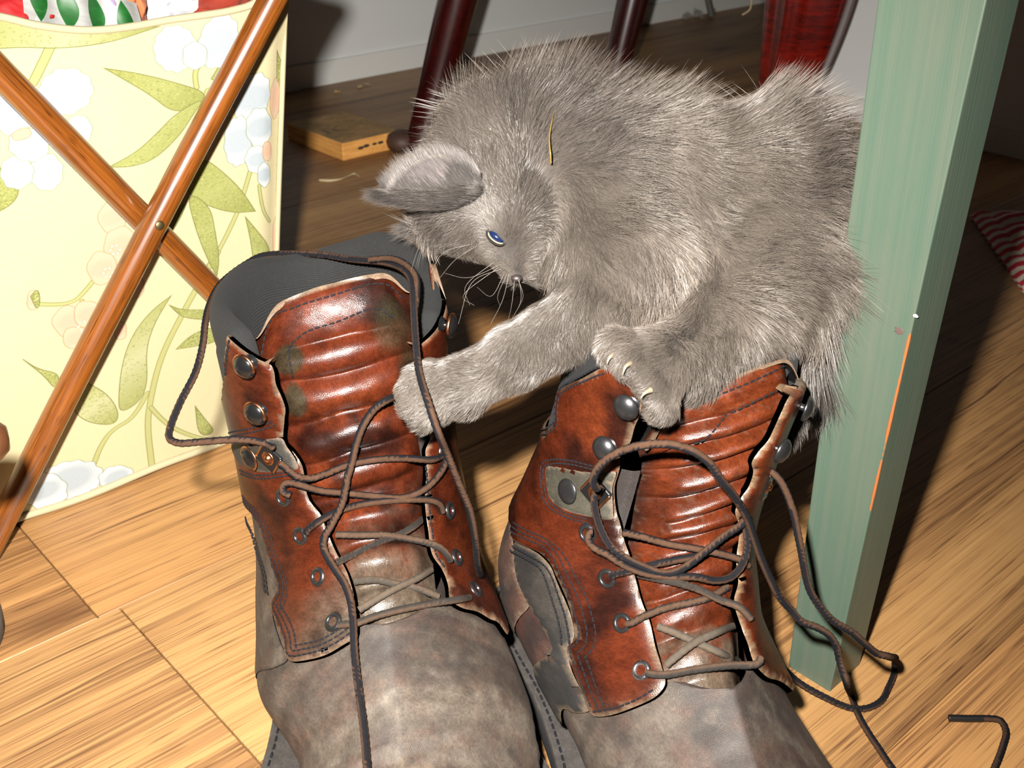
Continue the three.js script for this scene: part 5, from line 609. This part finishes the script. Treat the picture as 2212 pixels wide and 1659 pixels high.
// ---------------------------------------------------------------- flowered work bag hung in a folding wooden X frame
{
  const BL = -0.606, LEAN = 0.030, BH = 0.36, A0 = -0.10;
  const e2At = (y) => BL + LEAN * y / BH;
  const onPanel = (x, y, off = 0) => { const d = camDir(x, y), n = E2, C = camera.position; let k = 0.6; for (let i = 0; i < 5; i++) { const Y = C.y + d.y * k; k = (e2At(Y) + off - C.dot(n)) / d.dot(n); } const p = C.clone().addScaledVector(d, k); return { a: p.dot(E1), y: p.y, p }; };
  const base = room(0.12, BL), bag = thing('work_bag', 'cream flower-print cloth work bag in a folding wooden X frame, left of the boots', 'bag', [base.x, 0, base.z]), loc = (p) => p.clone().sub(V3(base.x, 0, base.z));
  const topPts = [[-160, 30], [-80, 26], [0, 31], [60, 46], [130, 57], [200, 61], [280, 54], [370, 38], [440, 27], [490, 18], [545, 0], [585, -40], [628, -100]].map(([x, y]) => onPanel(x, y)), botPts = [[30, 1110], [150, 1077], [280, 1042], [400, 1003], [500, 965], [560, 946], [612, 930]].map(([x, y]) => onPanel(x, y));
  const yTop = spline([[-0.2, 0.325], ...topPts.filter((p) => p.a > -0.05).map((p) => [p.a, p.y])]), aT = topPts.at(-1).a, aM = onPanel(606, 450).a, aB = 0.325, right = spline([[0, aB], [0.5, aM], [1, aT]]);
  // the printed cloth
  const CW = 2048, CH = 2048, AW = 0.56, cv = document.createElement('canvas'); cv.width = CW; cv.height = CH; const g = cv.getContext('2d');
  const Q = (x, y) => { const q = onPanel(x, y); return [(q.a - A0) / AW * CW, (1 - q.y / BH) * CH]; }, S = CW / AW * 0.00027; // canvas units per photograph pixel, about
  g.fillStyle = 'rgb(243,228,178)'; g.fillRect(0, 0, CW, CH); const r = rng(9);
  for (let i = 0; i < 9000; i++) { g.fillStyle = r() < 0.5 ? 'rgba(255,246,214,0.10)' : 'rgba(214,194,140,0.10)'; g.fillRect(r() * CW, r() * CH, 2 + r() * 26, 1.4); g.fillRect(r() * CW, r() * CH, 1.4, 2 + r() * 26); }
  const path = (pts, closed = true) => { const P = pts.map(([x, y]) => Q(x, y)); g.beginPath(); if (closed) { const m = (a, b) => [(a[0] + b[0]) / 2, (a[1] + b[1]) / 2], n = P.length, s = m(P[n - 1], P[0]); g.moveTo(...s); for (let i = 0; i < n; i++) { const e = m(P[i], P[(i + 1) % n]); g.quadraticCurveTo(P[i][0], P[i][1], e[0], e[1]); } g.closePath(); } else { g.moveTo(...P[0]); for (let i = 1; i < P.length - 1; i++) g.quadraticCurveTo(P[i][0], P[i][1], (P[i][0] + P[i + 1][0]) / 2, (P[i][1] + P[i + 1][1]) / 2); g.lineTo(...P.at(-1)); } return P; };
  const leaf = (pts, tone = 0) => { const sharp = pts.flatMap((p, i) => i === 0 ? [p, p] : [p]); const P = path(sharp); const xs = P.map((p) => p[0]), ys = P.map((p) => p[1]), gr = g.createLinearGradient(Math.min(...xs), Math.min(...ys), Math.max(...xs), Math.max(...ys)); gr.addColorStop(0, 'rgb(176,178,92)'); gr.addColorStop(0.5, tone ? 'rgb(214,214,160)' : 'rgb(188,192,112)'); gr.addColorStop(1, 'rgb(166,170,84)'); g.save(); g.fillStyle = gr; g.fill(); g.clip(); for (let i = 0; i < 420; i++) { g.fillStyle = r() < 0.5 ? 'rgba(226,226,150,0.35)' : 'rgba(128,136,60,0.35)'; g.fillRect(lerp(Math.min(...xs), Math.max(...xs), r()), lerp(Math.min(...ys), Math.max(...ys), r()), 4, 4); } g.restore(); path(sharp); g.strokeStyle = 'rgba(120,124,60,0.8)'; g.lineWidth = 2.2; g.stroke(); };
  const stem = (pts, w = 12) => { path(pts, false); g.lineCap = 'round'; g.strokeStyle = 'rgb(150,156,90)'; g.lineWidth = w * S + 3; g.stroke(); path(pts, false); g.strokeStyle = 'rgb(208,206,132)'; g.lineWidth = w * S - 1; g.stroke(); };
  const petal = (x, y, rx, ry, rot, n, from, to, line, seed = 1) => { const R = rng(seed * 77 + n), pts = []; for (let i = 0; i < n * 4; i++) { const t = i / (n * 4) * 6.2832, k = 1 + 0.11 * Math.abs(Math.sin(t * n / 2)) * (0.7 + 0.6 * R()) - 0.05, px = Math.cos(t) * rx * k, py = Math.sin(t) * ry * k; pts.push([x + px * Math.cos(rot) - py * Math.sin(rot), y + px * Math.sin(rot) + py * Math.cos(rot)]); } const c = Q(x, y), e = Q(x + Math.max(rx, ry), y), gr = g.createRadialGradient(c[0], c[1], 0, c[0], c[1], Math.abs(e[0] - c[0]) * 1.05); gr.addColorStop(0, from); gr.addColorStop(0.55, from); gr.addColorStop(1, to); path(pts); g.fillStyle = gr; g.fill(); g.strokeStyle = line; g.lineWidth = 2.2; g.stroke(); };
  const blue = (x, y, rx, ry, rot, n, s) => petal(x, y, rx, ry, rot, n, 'rgb(206,217,222)', 'rgb(250,252,250)', 'rgba(150,165,120,0.75)', s), coral = (x, y, rx, ry, rot, n, s) => petal(x, y, rx, ry, rot, n, 'rgb(246,203,170)', 'rgb(243,214,178)', 'rgba(206,160,118,0.8)', s);
  stem([[108, 100], [90, 140], [70, 180]], 18); stem([[450, 195], [432, 250], [408, 330], [402, 410], [385, 470], [350, 520]], 14); stem([[425, 190], [418, 160], [430, 140]], 10);
  stem([[545, 355], [520, 440], [492, 500], [470, 545], [440, 590]], 10); stem([[470, 545], [425, 625], [392, 690], [352, 770], [326, 860], [316, 920], [326, 1005]], 14); stem([[318, 850], [292, 900], [240, 925], [214, 962], [200, 1002]], 12); stem([[326, 880], [352, 912], [400, 938], [450, 952]], 10); stem([[64, 655], [110, 660], [160, 655], [185, 630], [205, 605]], 10); stem([[178, 650], [180, 675]], 8); stem([[560, 400], [564, 450], [585, 480]], 7);
  leaf([[345, 57], [250, 63], [150, 65], [60, 58], [-40, 30], [-60, 110], [40, 101], [130, 105], [240, 92]], 1); leaf([[224, 147], [300, 158], [385, 180], [448, 200], [430, 228], [376, 246], [325, 205], [268, 172]]); leaf([[234, 361], [290, 330], [340, 285], [378, 246], [446, 208], [412, 255], [390, 290], [335, 342], [285, 360]]); leaf([[551, 456], [520, 408], [478, 368], [436, 338], [405, 375], [402, 415], [440, 442], [500, 460]]); leaf([[469, 598], [474, 560], [464, 500], [452, 442], [400, 412], [420, 490], [446, 555]]);
  leaf([[529, 468], [560, 505], [588, 540], [588, 610], [548, 600], [543, 535]]); leaf([[-30, 330], [20, 385], [44, 408], [28, 442], [-30, 470]]); leaf([[372, 640], [330, 672], [290, 722], [264, 785], [254, 862], [258, 892], [302, 868], [321, 828], [318, 758], [336, 700]], 1); leaf([[185, 824], [232, 850], [256, 889], [247, 916], [200, 914], [166, 898], [150, 868]], 1); leaf([[47, 774], [80, 796], [130, 806], [118, 842], [96, 812]]); leaf([[425, 880], [446, 908], [470, 936], [430, 946]]); leaf([[369, 661], [396, 672], [460, 670], [470, 694], [405, 690], [385, 678]]); leaf([[384, 757], [420, 722], [470, 706], [480, 740], [420, 752]]); leaf([[455, 170], [500, 90], [540, 40], [575, 10], [560, 60], [520, 120], [480, 185]]); leaf([[600, 110], [622, 150], [620, 200], [604, 190]]);
  blue(30, 235, 48, 58, 0.2, 9, 1); blue(140, 198, 60, 50, -0.3, 10, 2); blue(168, 282, 30, 34, 0.3, 7, 3); blue(100, 372, 36, 40, 0, 8, 4); blue(36, 372, 36, 36, 0.2, 8, 5); blue(62, 312, 44, 36, 0.1, 8, 6); coral(46, 290, 22, 12, -0.3, 4, 7);
  blue(468, 88, 40, 60, 0.3, 10, 8); blue(378, 105, 46, 50, 0, 11, 9); blue(420, 120, 26, 30, 0, 6, 10); blue(545, 212, 38, 56, 0.3, 10, 11); blue(515, 305, 30, 54, 0.1, 10, 12); blue(562, 276, 30, 42, 0, 8, 13); blue(556, 345, 26, 30, 0, 7, 14); blue(572, 378, 16, 26, 0, 6, 15); coral(580, 328, 12, 22, 0, 4, 16);
  blue(150, 1035, 72, 40, -0.2, 13, 17); blue(250, 1030, 38, 26, -0.2, 8, 18); blue(95, 1060, 50, 40, 0, 9, 19);
  coral(243, 470, 30, 34, 0, 5, 20); coral(262, 530, 36, 40, 0.2, 6, 21); coral(222, 580, 32, 36, 0, 5, 22); coral(280, 620, 34, 30, 0, 5, 23); coral(150, 695, 36, 34, 0, 5, 24); coral(190, 680, 30, 30, 0, 4, 25); coral(165, 730, 30, 24, 0, 4, 26); coral(72, 648, 14, 22, 0.1, 4, 27); coral(262, 716, 14, 20, 0, 4, 28); coral(600, 215, 14, 44, 0, 6, 29); coral(606, 520, 12, 50, 0, 6, 30); leaf([[66, 640], [82, 622], [88, 650], [80, 672]]);
  for (const [x, y] of [[270, 460], [250, 540], [180, 705], [235, 590]]) for (let i = 0; i < 6; i++) { const c = Q(x + 10 * Math.cos(i), y + 10 * Math.sin(i)); g.beginPath(); g.arc(c[0], c[1], 4.5, 0, 7); g.fillStyle = 'rgb(252,240,212)'; g.fill(); g.strokeStyle = 'rgba(200,160,120,0.8)'; g.lineWidth = 1.2; g.stroke(); }
  const print = new THREE.CanvasTexture(cv); print.colorSpace = THREE.SRGBColorSpace; print.wrapS = THREE.MirroredRepeatWrapping; print.wrapT = THREE.ClampToEdgeWrapping;
  const cloth = std({ map: print, roughness: 0.85, side: THREE.DoubleSide, bumpMap: at_rep(weave, 36, 24), bumpScale: 0.00025, color: lin(0.43, 0.43, 0.43) }), plain = std({ color: lin(0.33, 0.28, 0.17), roughness: 0.85, side: THREE.DoubleSide });
  const wrinkle = (a, y) => 0.0035 * (fbm(a * 14 + y * 6, y * 5, 3, 3) - 0.5) + 0.0025 * Math.sin(a * 34 + y * 22) * smooth(0.25, 0.02, y) + 0.006 * smooth(0.26, 0.33, a) * smooth(0.2, 0.32, y);
  const front = gridSurf(110, 110, (s, t) => { const aEnd = right(t)[0], a = lerp(A0, aEnd, s), y = lerp(0.002, yTop(Math.max(a, -0.05))[0], t), edge = smooth(0.02, 0, aEnd - a); const p = room(a, e2At(y) + wrinkle(a, y) - 0.005 * edge * edge, y); return { p: loc(p), uv: [(a - A0) / AW, y / BH] }; });
  mesh('end_panel', front, cloth, bag);
  const sideP = gridSurf(40, 60, (s, t) => { const a = right(t)[0], y = lerp(0.002, yTop(a)[0] * lerp(1, 0.97, Math.sin(s * 3.14)), t), bulge = (0.012 + 0.02 * t * (1 - t)) * Math.sin(Math.min(1, s * 1.6) * 1.57) * (0.7 + 0.6 * fbm(s * 5, t * 7, 2, 2)) * smooth(0, 0.15, t); return { p: loc(room(a + bulge, e2At(y) - 0.005 - s * 0.24, y)), uv: [(a - A0 + s * 0.24) / AW, y / BH] }; }); mesh('side_panel', sideP, cloth, bag);
  mesh('back_panel', gridSurf(12, 12, (s, t) => { const a = lerp(A0, aB, s), y = lerp(0.002, 0.31, t); return { p: loc(room(a, BL - 0.245, y)), uv: [s, t] }; }), cloth, bag);
  mesh('side_panel', gridSurf(12, 12, (s, t) => ({ p: loc(room(A0, BL - s * 0.245 + LEAN * t * (1 - s), lerp(0.002, 0.32, t))), uv: [s, t] })), cloth, bag);
  mesh('bag_base', gridSurf(4, 4, (s, t) => ({ p: loc(room(lerp(A0, aB, s), BL - t * 0.245, 0.003)), uv: [s, t] })), plain, bag);
  const hemL = []; for (let i = 0; i <= 60; i++) { const a = lerp(A0, aT, i / 60), y = yTop(Math.max(a, -0.05))[0]; hemL.push(loc(room(a, e2At(y) + wrinkle(a, y) - 0.001, y - 0.0012))); } mesh('hem', tube(hemL, 0.0021, { steps: 180, per: 8 }), plain, bag);
  const botL = []; for (let i = 0; i <= 40; i++) { const a = lerp(A0, aB, i / 40); botL.push(loc(room(a, BL + wrinkle(a, 0) + 0.0015, 0.0032 + 0.0012 * Math.sin(a * 60)))); } mesh('hem', tube(botL, 0.0024, { steps: 120, per: 8 }), plain, bag);
  const seamL = []; for (let i = 0; i <= 40; i++) { const t = i / 40, a = right(t)[0], y = lerp(0.004, yTop(a)[0], t); seamL.push(loc(room(a - 0.0005, e2At(y) - 0.0035, y))); } mesh('hem', tube(seamL, 0.0017, { steps: 120, per: 8 }), plain, bag);
  // the X frame
  const dowel = woodMap(31, 1024, 256, [86, 44, 14], [154, 86, 32], [196, 124, 56], { streaks: 9, knots: 0, cracks: 6 }), wood = phys({ map: at_rep(dowel, 2.2, 1), color: lin(0.50, 0.50, 0.42), roughness: 0.3, clearcoat: 0.7, clearcoatRoughness: 0.18 });
  const pole = (pts, r0, off) => { const P = pts.map(([x, y]) => loc(onPanel(x, y, off).p)); const a = P[0], b = P.at(-1), d = b.clone().sub(a); const bow = P.slice(); return tube(bow, (t) => r0 * (t < 0.004 || t > 0.996 ? 0.8 : 1), { steps: 80, per: 24 }); };
  const uvx = (gm) => { const u = gm.attributes.uv; for (let i = 0; i < u.count; i++) u.setXY(i, u.getX(i), u.getY(i)); return gm; };
  mesh('frame_pole', uvx(pole([[-38, 1212], [95, 948], [253, 638], [400, 354], [550, 72], [640, -100]], 0.0073, 0.030)), wood, bag);
  mesh('frame_pole', uvx(pole([[-170, -16], [0, 157], [150, 310], [320, 484], [450, 616], [660, 830]], 0.0075, 0.014)), wood, bag);
  const rv = onPanel(345, 487, 0.0375), rm = mesh('rivet', new THREE.SphereGeometry(0.0027, 20, 10, 0, 6.3, 0, 1.5), std({ color: lin(0.14, 0.11, 0.05), metalness: 0.9, roughness: 0.45 }), bag); rm.scale.y = 0.45; setOn(rm, loc(rv.p), E2.clone());
  const topA = onPanel(640, -100, 0.03).p; mesh('top_rail', tube([loc(topA.clone().addScaledVector(E2, 0.004)), loc(topA.clone().addScaledVector(E2, -0.3))], 0.0075, { steps: 20, per: 20 }), wood, bag);

  // what the bag holds, showing over its rim
  const sheet = (name, label, cat, corners, mat, off, rough = 0.006, seed = 1, group = 'things kept in the work bag') => { // corners in pixels: top left, top right, bottom right, bottom left
    const C = corners.map(([x, y]) => onPanel(x, y, off).p), c0 = C[3], t = thing(name, label, cat, c0.toArray()); const f = (back) => gridSurf(36, 30, (s, u) => { const a = C[3].clone().lerp(C[0], s), b = C[2].clone().lerp(C[1], s), p = a.lerp(b, u).sub(c0), n = fbm(s * 5 + seed, u * 5, seed, 3) - 0.5; p.addScaledVector(E2, rough * 3 * n + 0.01 * Math.sin(u * 3.1) - (back ? 0.0009 : 0)); p.y += rough * (fbm(u * 6, s * 2 + seed, 4) - 0.5) * s; return { p, uv: [u, s] }; }); mesh('sheet', mergeGeometries([f(false), f(true)]), mat, t); return t; };
  const cl = (r0, g0, b0, rough = 0.8, extra = {}) => phys({ color: srgb(r0, g0, b0), roughness: rough, side: THREE.DoubleSide, bumpMap: at_rep(weave, 10, 10), bumpScale: 0.0002, ...extra });
  sheet('red_cloth', 'bright red cloth bunched in the top left of the work bag', 'cloth', [[-180, -60], [150, -40], [150, 130], [-180, 130]], cl(150, 12, 16, 0.6), -0.022, 0.006, 2);
  const pack = tex(1024, 256, (u, v) => { const k = (u * 4.2) % 1, i = Math.floor(u * 4.2), dx = (k - 0.5) / 0.34, dy = (v - 0.5) / 0.46, d = Math.abs(dx) + 0.35 * dx * dx * 0 + Math.abs(dy) ** 1.7 * 0.55; const ins = Math.abs(dx) < (1 - Math.abs(dy) ** 1.8) * 0.95 && Math.abs(dy) < 1; const n = tileNoise(u, v, 16, 3, 3); return ins && i % 1 === 0 ? [18 + 22 * n, 98 + 40 * n, 34 + 20 * n] : [196 + 30 * n, 196 + 30 * n, 192 + 30 * n]; }, { color: true });
  const P0 = onPanel(40, -18, -0.012).p, P1 = onPanel(305, 62, -0.012).p, rib = thing('ribbon_pack', 'clear wrapped strip of white ribbon printed with green leaves inside the work bag', 'ribbon', P0.toArray()), rd = P1.clone().sub(P0);
  mesh('ribbon', gridSurf(60, 16, (s, t) => { const p = rd.clone().multiplyScalar(s); p.y += (t - 0.5) * 0.026; p.addScaledVector(E2, 0.004 * Math.cos((t - 0.5) * 3) + 0.002 * Math.sin(s * 17)); return { p, uv: [s, t] }; }), std({ map: pack, roughness: 0.5, side: THREE.DoubleSide, color: lin(0.42, 0.42, 0.42) }), rib);
  mesh('wrapper', gridSurf(60, 16, (s, t) => { const p = rd.clone().multiplyScalar(s * 1.02 - 0.01); p.y += (t - 0.5) * 0.032; p.addScaledVector(E2, 0.0065 * Math.cos((t - 0.5) * 3) + 0.0015 * (fbm(s * 20, t * 6, 2, 2) - 0.5)); return { p, uv: [s, t] }; }), phys({ color: lin(0.95, 0.95, 0.95), transmission: 1, thickness: 0, roughness: 0.05, side: THREE.DoubleSide }), rib);
  sheet('lilac_paper', 'folded lilac paper standing behind the leaf ribbon in the work bag', 'paper', [[175, -60], [240, -60], [285, 110], [225, 110]], cl(150, 130, 165), -0.02, 0.004, 4);
  sheet('orange_cloth', 'terracotta orange cloth between lilac and white papers in the work bag', 'cloth', [[215, -50], [318, -50], [312, 110], [250, 110]], cl(190, 108, 66), -0.034, 0.004, 5);
  sheet('paper_bag', 'crumpled pale grey white paper filling the middle of the work bag', 'paper', [[290, -60], [500, -60], [490, 100], [296, 110]], cl(196, 196, 200, 0.6), -0.048, 0.010, 6);
  sheet('sequin_cloth', 'shiny coral red cloth in the right corner of the work bag', 'cloth', [[470, -40], [570, -50], [540, 60], [392, 60]], cl(188, 74, 56, 0.35, { clearcoat: 0.6, bumpScale: 0.001 }), -0.026, 0.004, 8);
}
// ---------------------------------------------------------------- small things
{
  const c = V3(-0.309, 0, -0.422), sl = thing('slipper', 'taupe grey rounded slipper cut off by the left edge, in front of the wooden frame', 'slipper', c.toArray()), suede = std({ color: lin(0.10, 0.088, 0.068), roughness: 0.85, bumpMap: leather.bumpMap, bumpScale: 0.0002 });
  const outline = (t) => 0.043 * Math.pow(Math.max(0, 1 - Math.pow(Math.abs(t * 2 - 1), 3.2)), 0.5);
  mesh('upper', gridSurf(50, 40, (a, b) => { const th = (b - 0.5) * Math.PI, w = outline(a), h = 0.030 * Math.pow(Math.max(0, 1 - Math.pow(Math.abs(a * 2 - 1), 3)), 0.5) * lerp(1.1, 0.8, a); return { p: V3(Math.sin(th) * w, 0.012 + Math.pow(Math.cos(th), 0.8) * h, lerp(-0.055, 0.062, a)), uv: [a * 0.25, b * 0.15] }; }), suede, sl);
  const s = new THREE.Shape(); for (let i = 0; i <= 80; i++) { const k = i <= 40 ? i / 40 : 2 - i / 40, x = (outline(k) + 0.002) * (i <= 40 ? 1 : -1), z = lerp(-0.057, 0.064, k); i ? s.lineTo(x, z) : s.moveTo(x, z); } mesh('sole', extrudeUp(s, 0, 0.0125, 0.0015), std({ color: lin(0.07, 0.06, 0.045), roughness: 0.8 }), sl);
  const post = V3(-0.43, 0.2, -0.3), knob = at(-40, 955, 0.44), pt = thing('stool', 'rounded end of a dark brown wooden rail just inside the left edge', 'stool', [post.x, 0, post.z]);
  { const a = knob.clone().sub(V3(post.x, 0, post.z)), b = V3(0, knob.y + 0.002, 0), L = a.distanceTo(b), g = new THREE.LatheGeometry([[0, 0], [0.005, 0.0006], [0.0088, 0.0045], [0.0102, 0.010], [0.0098, 0.016], [0.0075, 0.024], [0.0072, L], [0, L]].map((q) => V2(...q)), 32); const dir = b.clone().sub(a).normalize(); g.applyMatrix4(new THREE.Matrix4().makeRotationFromQuaternion(new THREE.Quaternion().setFromUnitVectors(V3(0, 1, 0), dir)).setPosition(a.clone().addScaledVector(dir, -0.0102))); mesh('rail', g, phys({ color: lin(0.06, 0.022, 0.008), roughness: 0.4, clearcoat: 0.4 }), pt); }
  mesh('post', new THREE.LatheGeometry([[0, 0], [0.009, 0], [0.0095, 0.01], [0.007, 0.03], [0.0085, 0.2], [0.012, 0.24], [0.010, 0.30], [0.0085, 0.34], [0.013, 0.37], [0, 0.375]].map((p) => V2(...p)), 32), phys({ color: lin(0.045, 0.016, 0.006), roughness: 0.4, clearcoat: 0.4 }), pt);
  // gold thread caught in the fur
  const gt = at(1190, 350, 0.4335), gold = thing('tinsel_thread', 'short strand of gold tinsel caught in the fur behind the kitten head', 'tinsel', gt.toArray());
  mesh('strand', tube([[1190, 352, 0.4325], [1189, 332, 0.4295], [1187, 312, 0.4310], [1187, 294, 0.4335], [1192, 262, 0.4375], [1199, 230, 0.443]].map(([x, y, d]) => at(x, y, d).sub(gt)), (t) => 0.0004 * (1 - 0.6 * t), { steps: 40, per: 6 }), std({ color: lin(0.16, 0.105, 0.03), metalness: 0.2, roughness: 0.25 }), gold);
  // straw, lint and thread on the floor by the wall
  const bits = (name, label, cat, pts, r, col) => { const P = pts.map((p) => Array.isArray(p) ? onFloor(p[0], p[1], p[2] ?? r) : p), o = thing(name, label, cat, [P[0].x, 0, P[0].z]); mesh('strand', tube(P.map((p) => p.clone().sub(V3(P[0].x, 0, P[0].z))), (t) => r * (1 - 0.6 * t) * (0.8 + 0.4 * Math.sin(t * 9)), { steps: 40, per: 7 }), std({ color: col, roughness: 0.7 }), o); };
  bits('straw', 'pale bit of straw on the dark floor below the board offcut', 'straw', [[690, 389], [712, 390], [735, 387], [752, 380], [765, 375], [776, 381]], 0.0016, lin(0.42, 0.34, 0.2));
  bits('straw', 'tiny tan shred on the floor between the board offcut and the back wall', 'straw', [[772, 188], [780, 186], [790, 181], [800, 183]], 0.0022, lin(0.4, 0.3, 0.16));
  bits('straw', 'tiny orange crumb on the floor left of the longer tan shred', 'crumb', [[722, 198], [730, 197], [737, 198]], 0.0022, lin(0.4, 0.25, 0.1));
  const wallPt = (x, y) => { const d = camDir(x, y), k = (WALL_B + 0.02 - camera.position.dot(E2)) / d.dot(E2); return camera.position.clone().addScaledVector(d, k); };
  const f0 = onFloor(1537, 34, 0.004), st = thing('stick', 'thin grey stick leaning on the back wall between the chair legs', 'stick', [f0.x, 0, f0.z]); const tp = wallPt(1508, -25).clone(); tp.y = Math.max(tp.y, 0.1); mesh('rod', tube([f0.clone().sub(V3(f0.x, 0, f0.z)), tp.sub(V3(f0.x, 0, f0.z))], 0.0065, { steps: 12, per: 10 }), std({ color: lin(0.10, 0.095, 0.085), roughness: 0.6 }), st);
  const r = rng(12); for (const [x, y, s, lab] of [[1508, 33, 0.010, 'pale fluff of lint on the floor left of the grey stick'], [1484, 38, 0.009, 'grey puff of dust against the wall, farther left of the grey stick'], [1541, 25, 0.006, 'small pinkish lint right of the grey stick foot']]) { const p = onFloor(x, y, s * 0.5), o = thing('lint', lab, 'lint', [p.x, 0, p.z]); const gs = []; for (let i = 0; i < 26; i++) { const a = V3(r() - 0.5, r() * 0.7, r() - 0.5).multiplyScalar(s * 2), b = V3(r() - 0.5, r() * 0.7, r() - 0.5).multiplyScalar(s * 2), m = a.clone().add(b).multiplyScalar(0.5).add(V3(0, s * 0.5, 0)); for (const q of [a, b, m]) q.y = Math.max(q.y, 0.0008); gs.push(tube([a, m, b], s * 0.055, { steps: 6, per: 4 })); } mesh('fibre', mergeGeometries(gs), std({ color: x === 1541 ? lin(0.4, 0.26, 0.2) : lin(0.3, 0.28, 0.24), roughness: 0.9 }), o).userData.kind = 'stuff'; }
  const t0 = at(1626, -60, 1.33), th = thing('thread', 'loose tan thread hanging beside the carved red chair leg', 'thread', t0.toArray()); mesh('strand', tube([[1626, -60], [1624, -20], [1623, 5], [1620, 20], [1612, 27], [1603, 32]].map(([x, y]) => at(x, y, 1.33).sub(t0)), 0.0011, { steps: 30, per: 6 }), std({ color: lin(0.35, 0.27, 0.16), roughness: 0.8 }), th);
}
renderer.render(scene, camera);
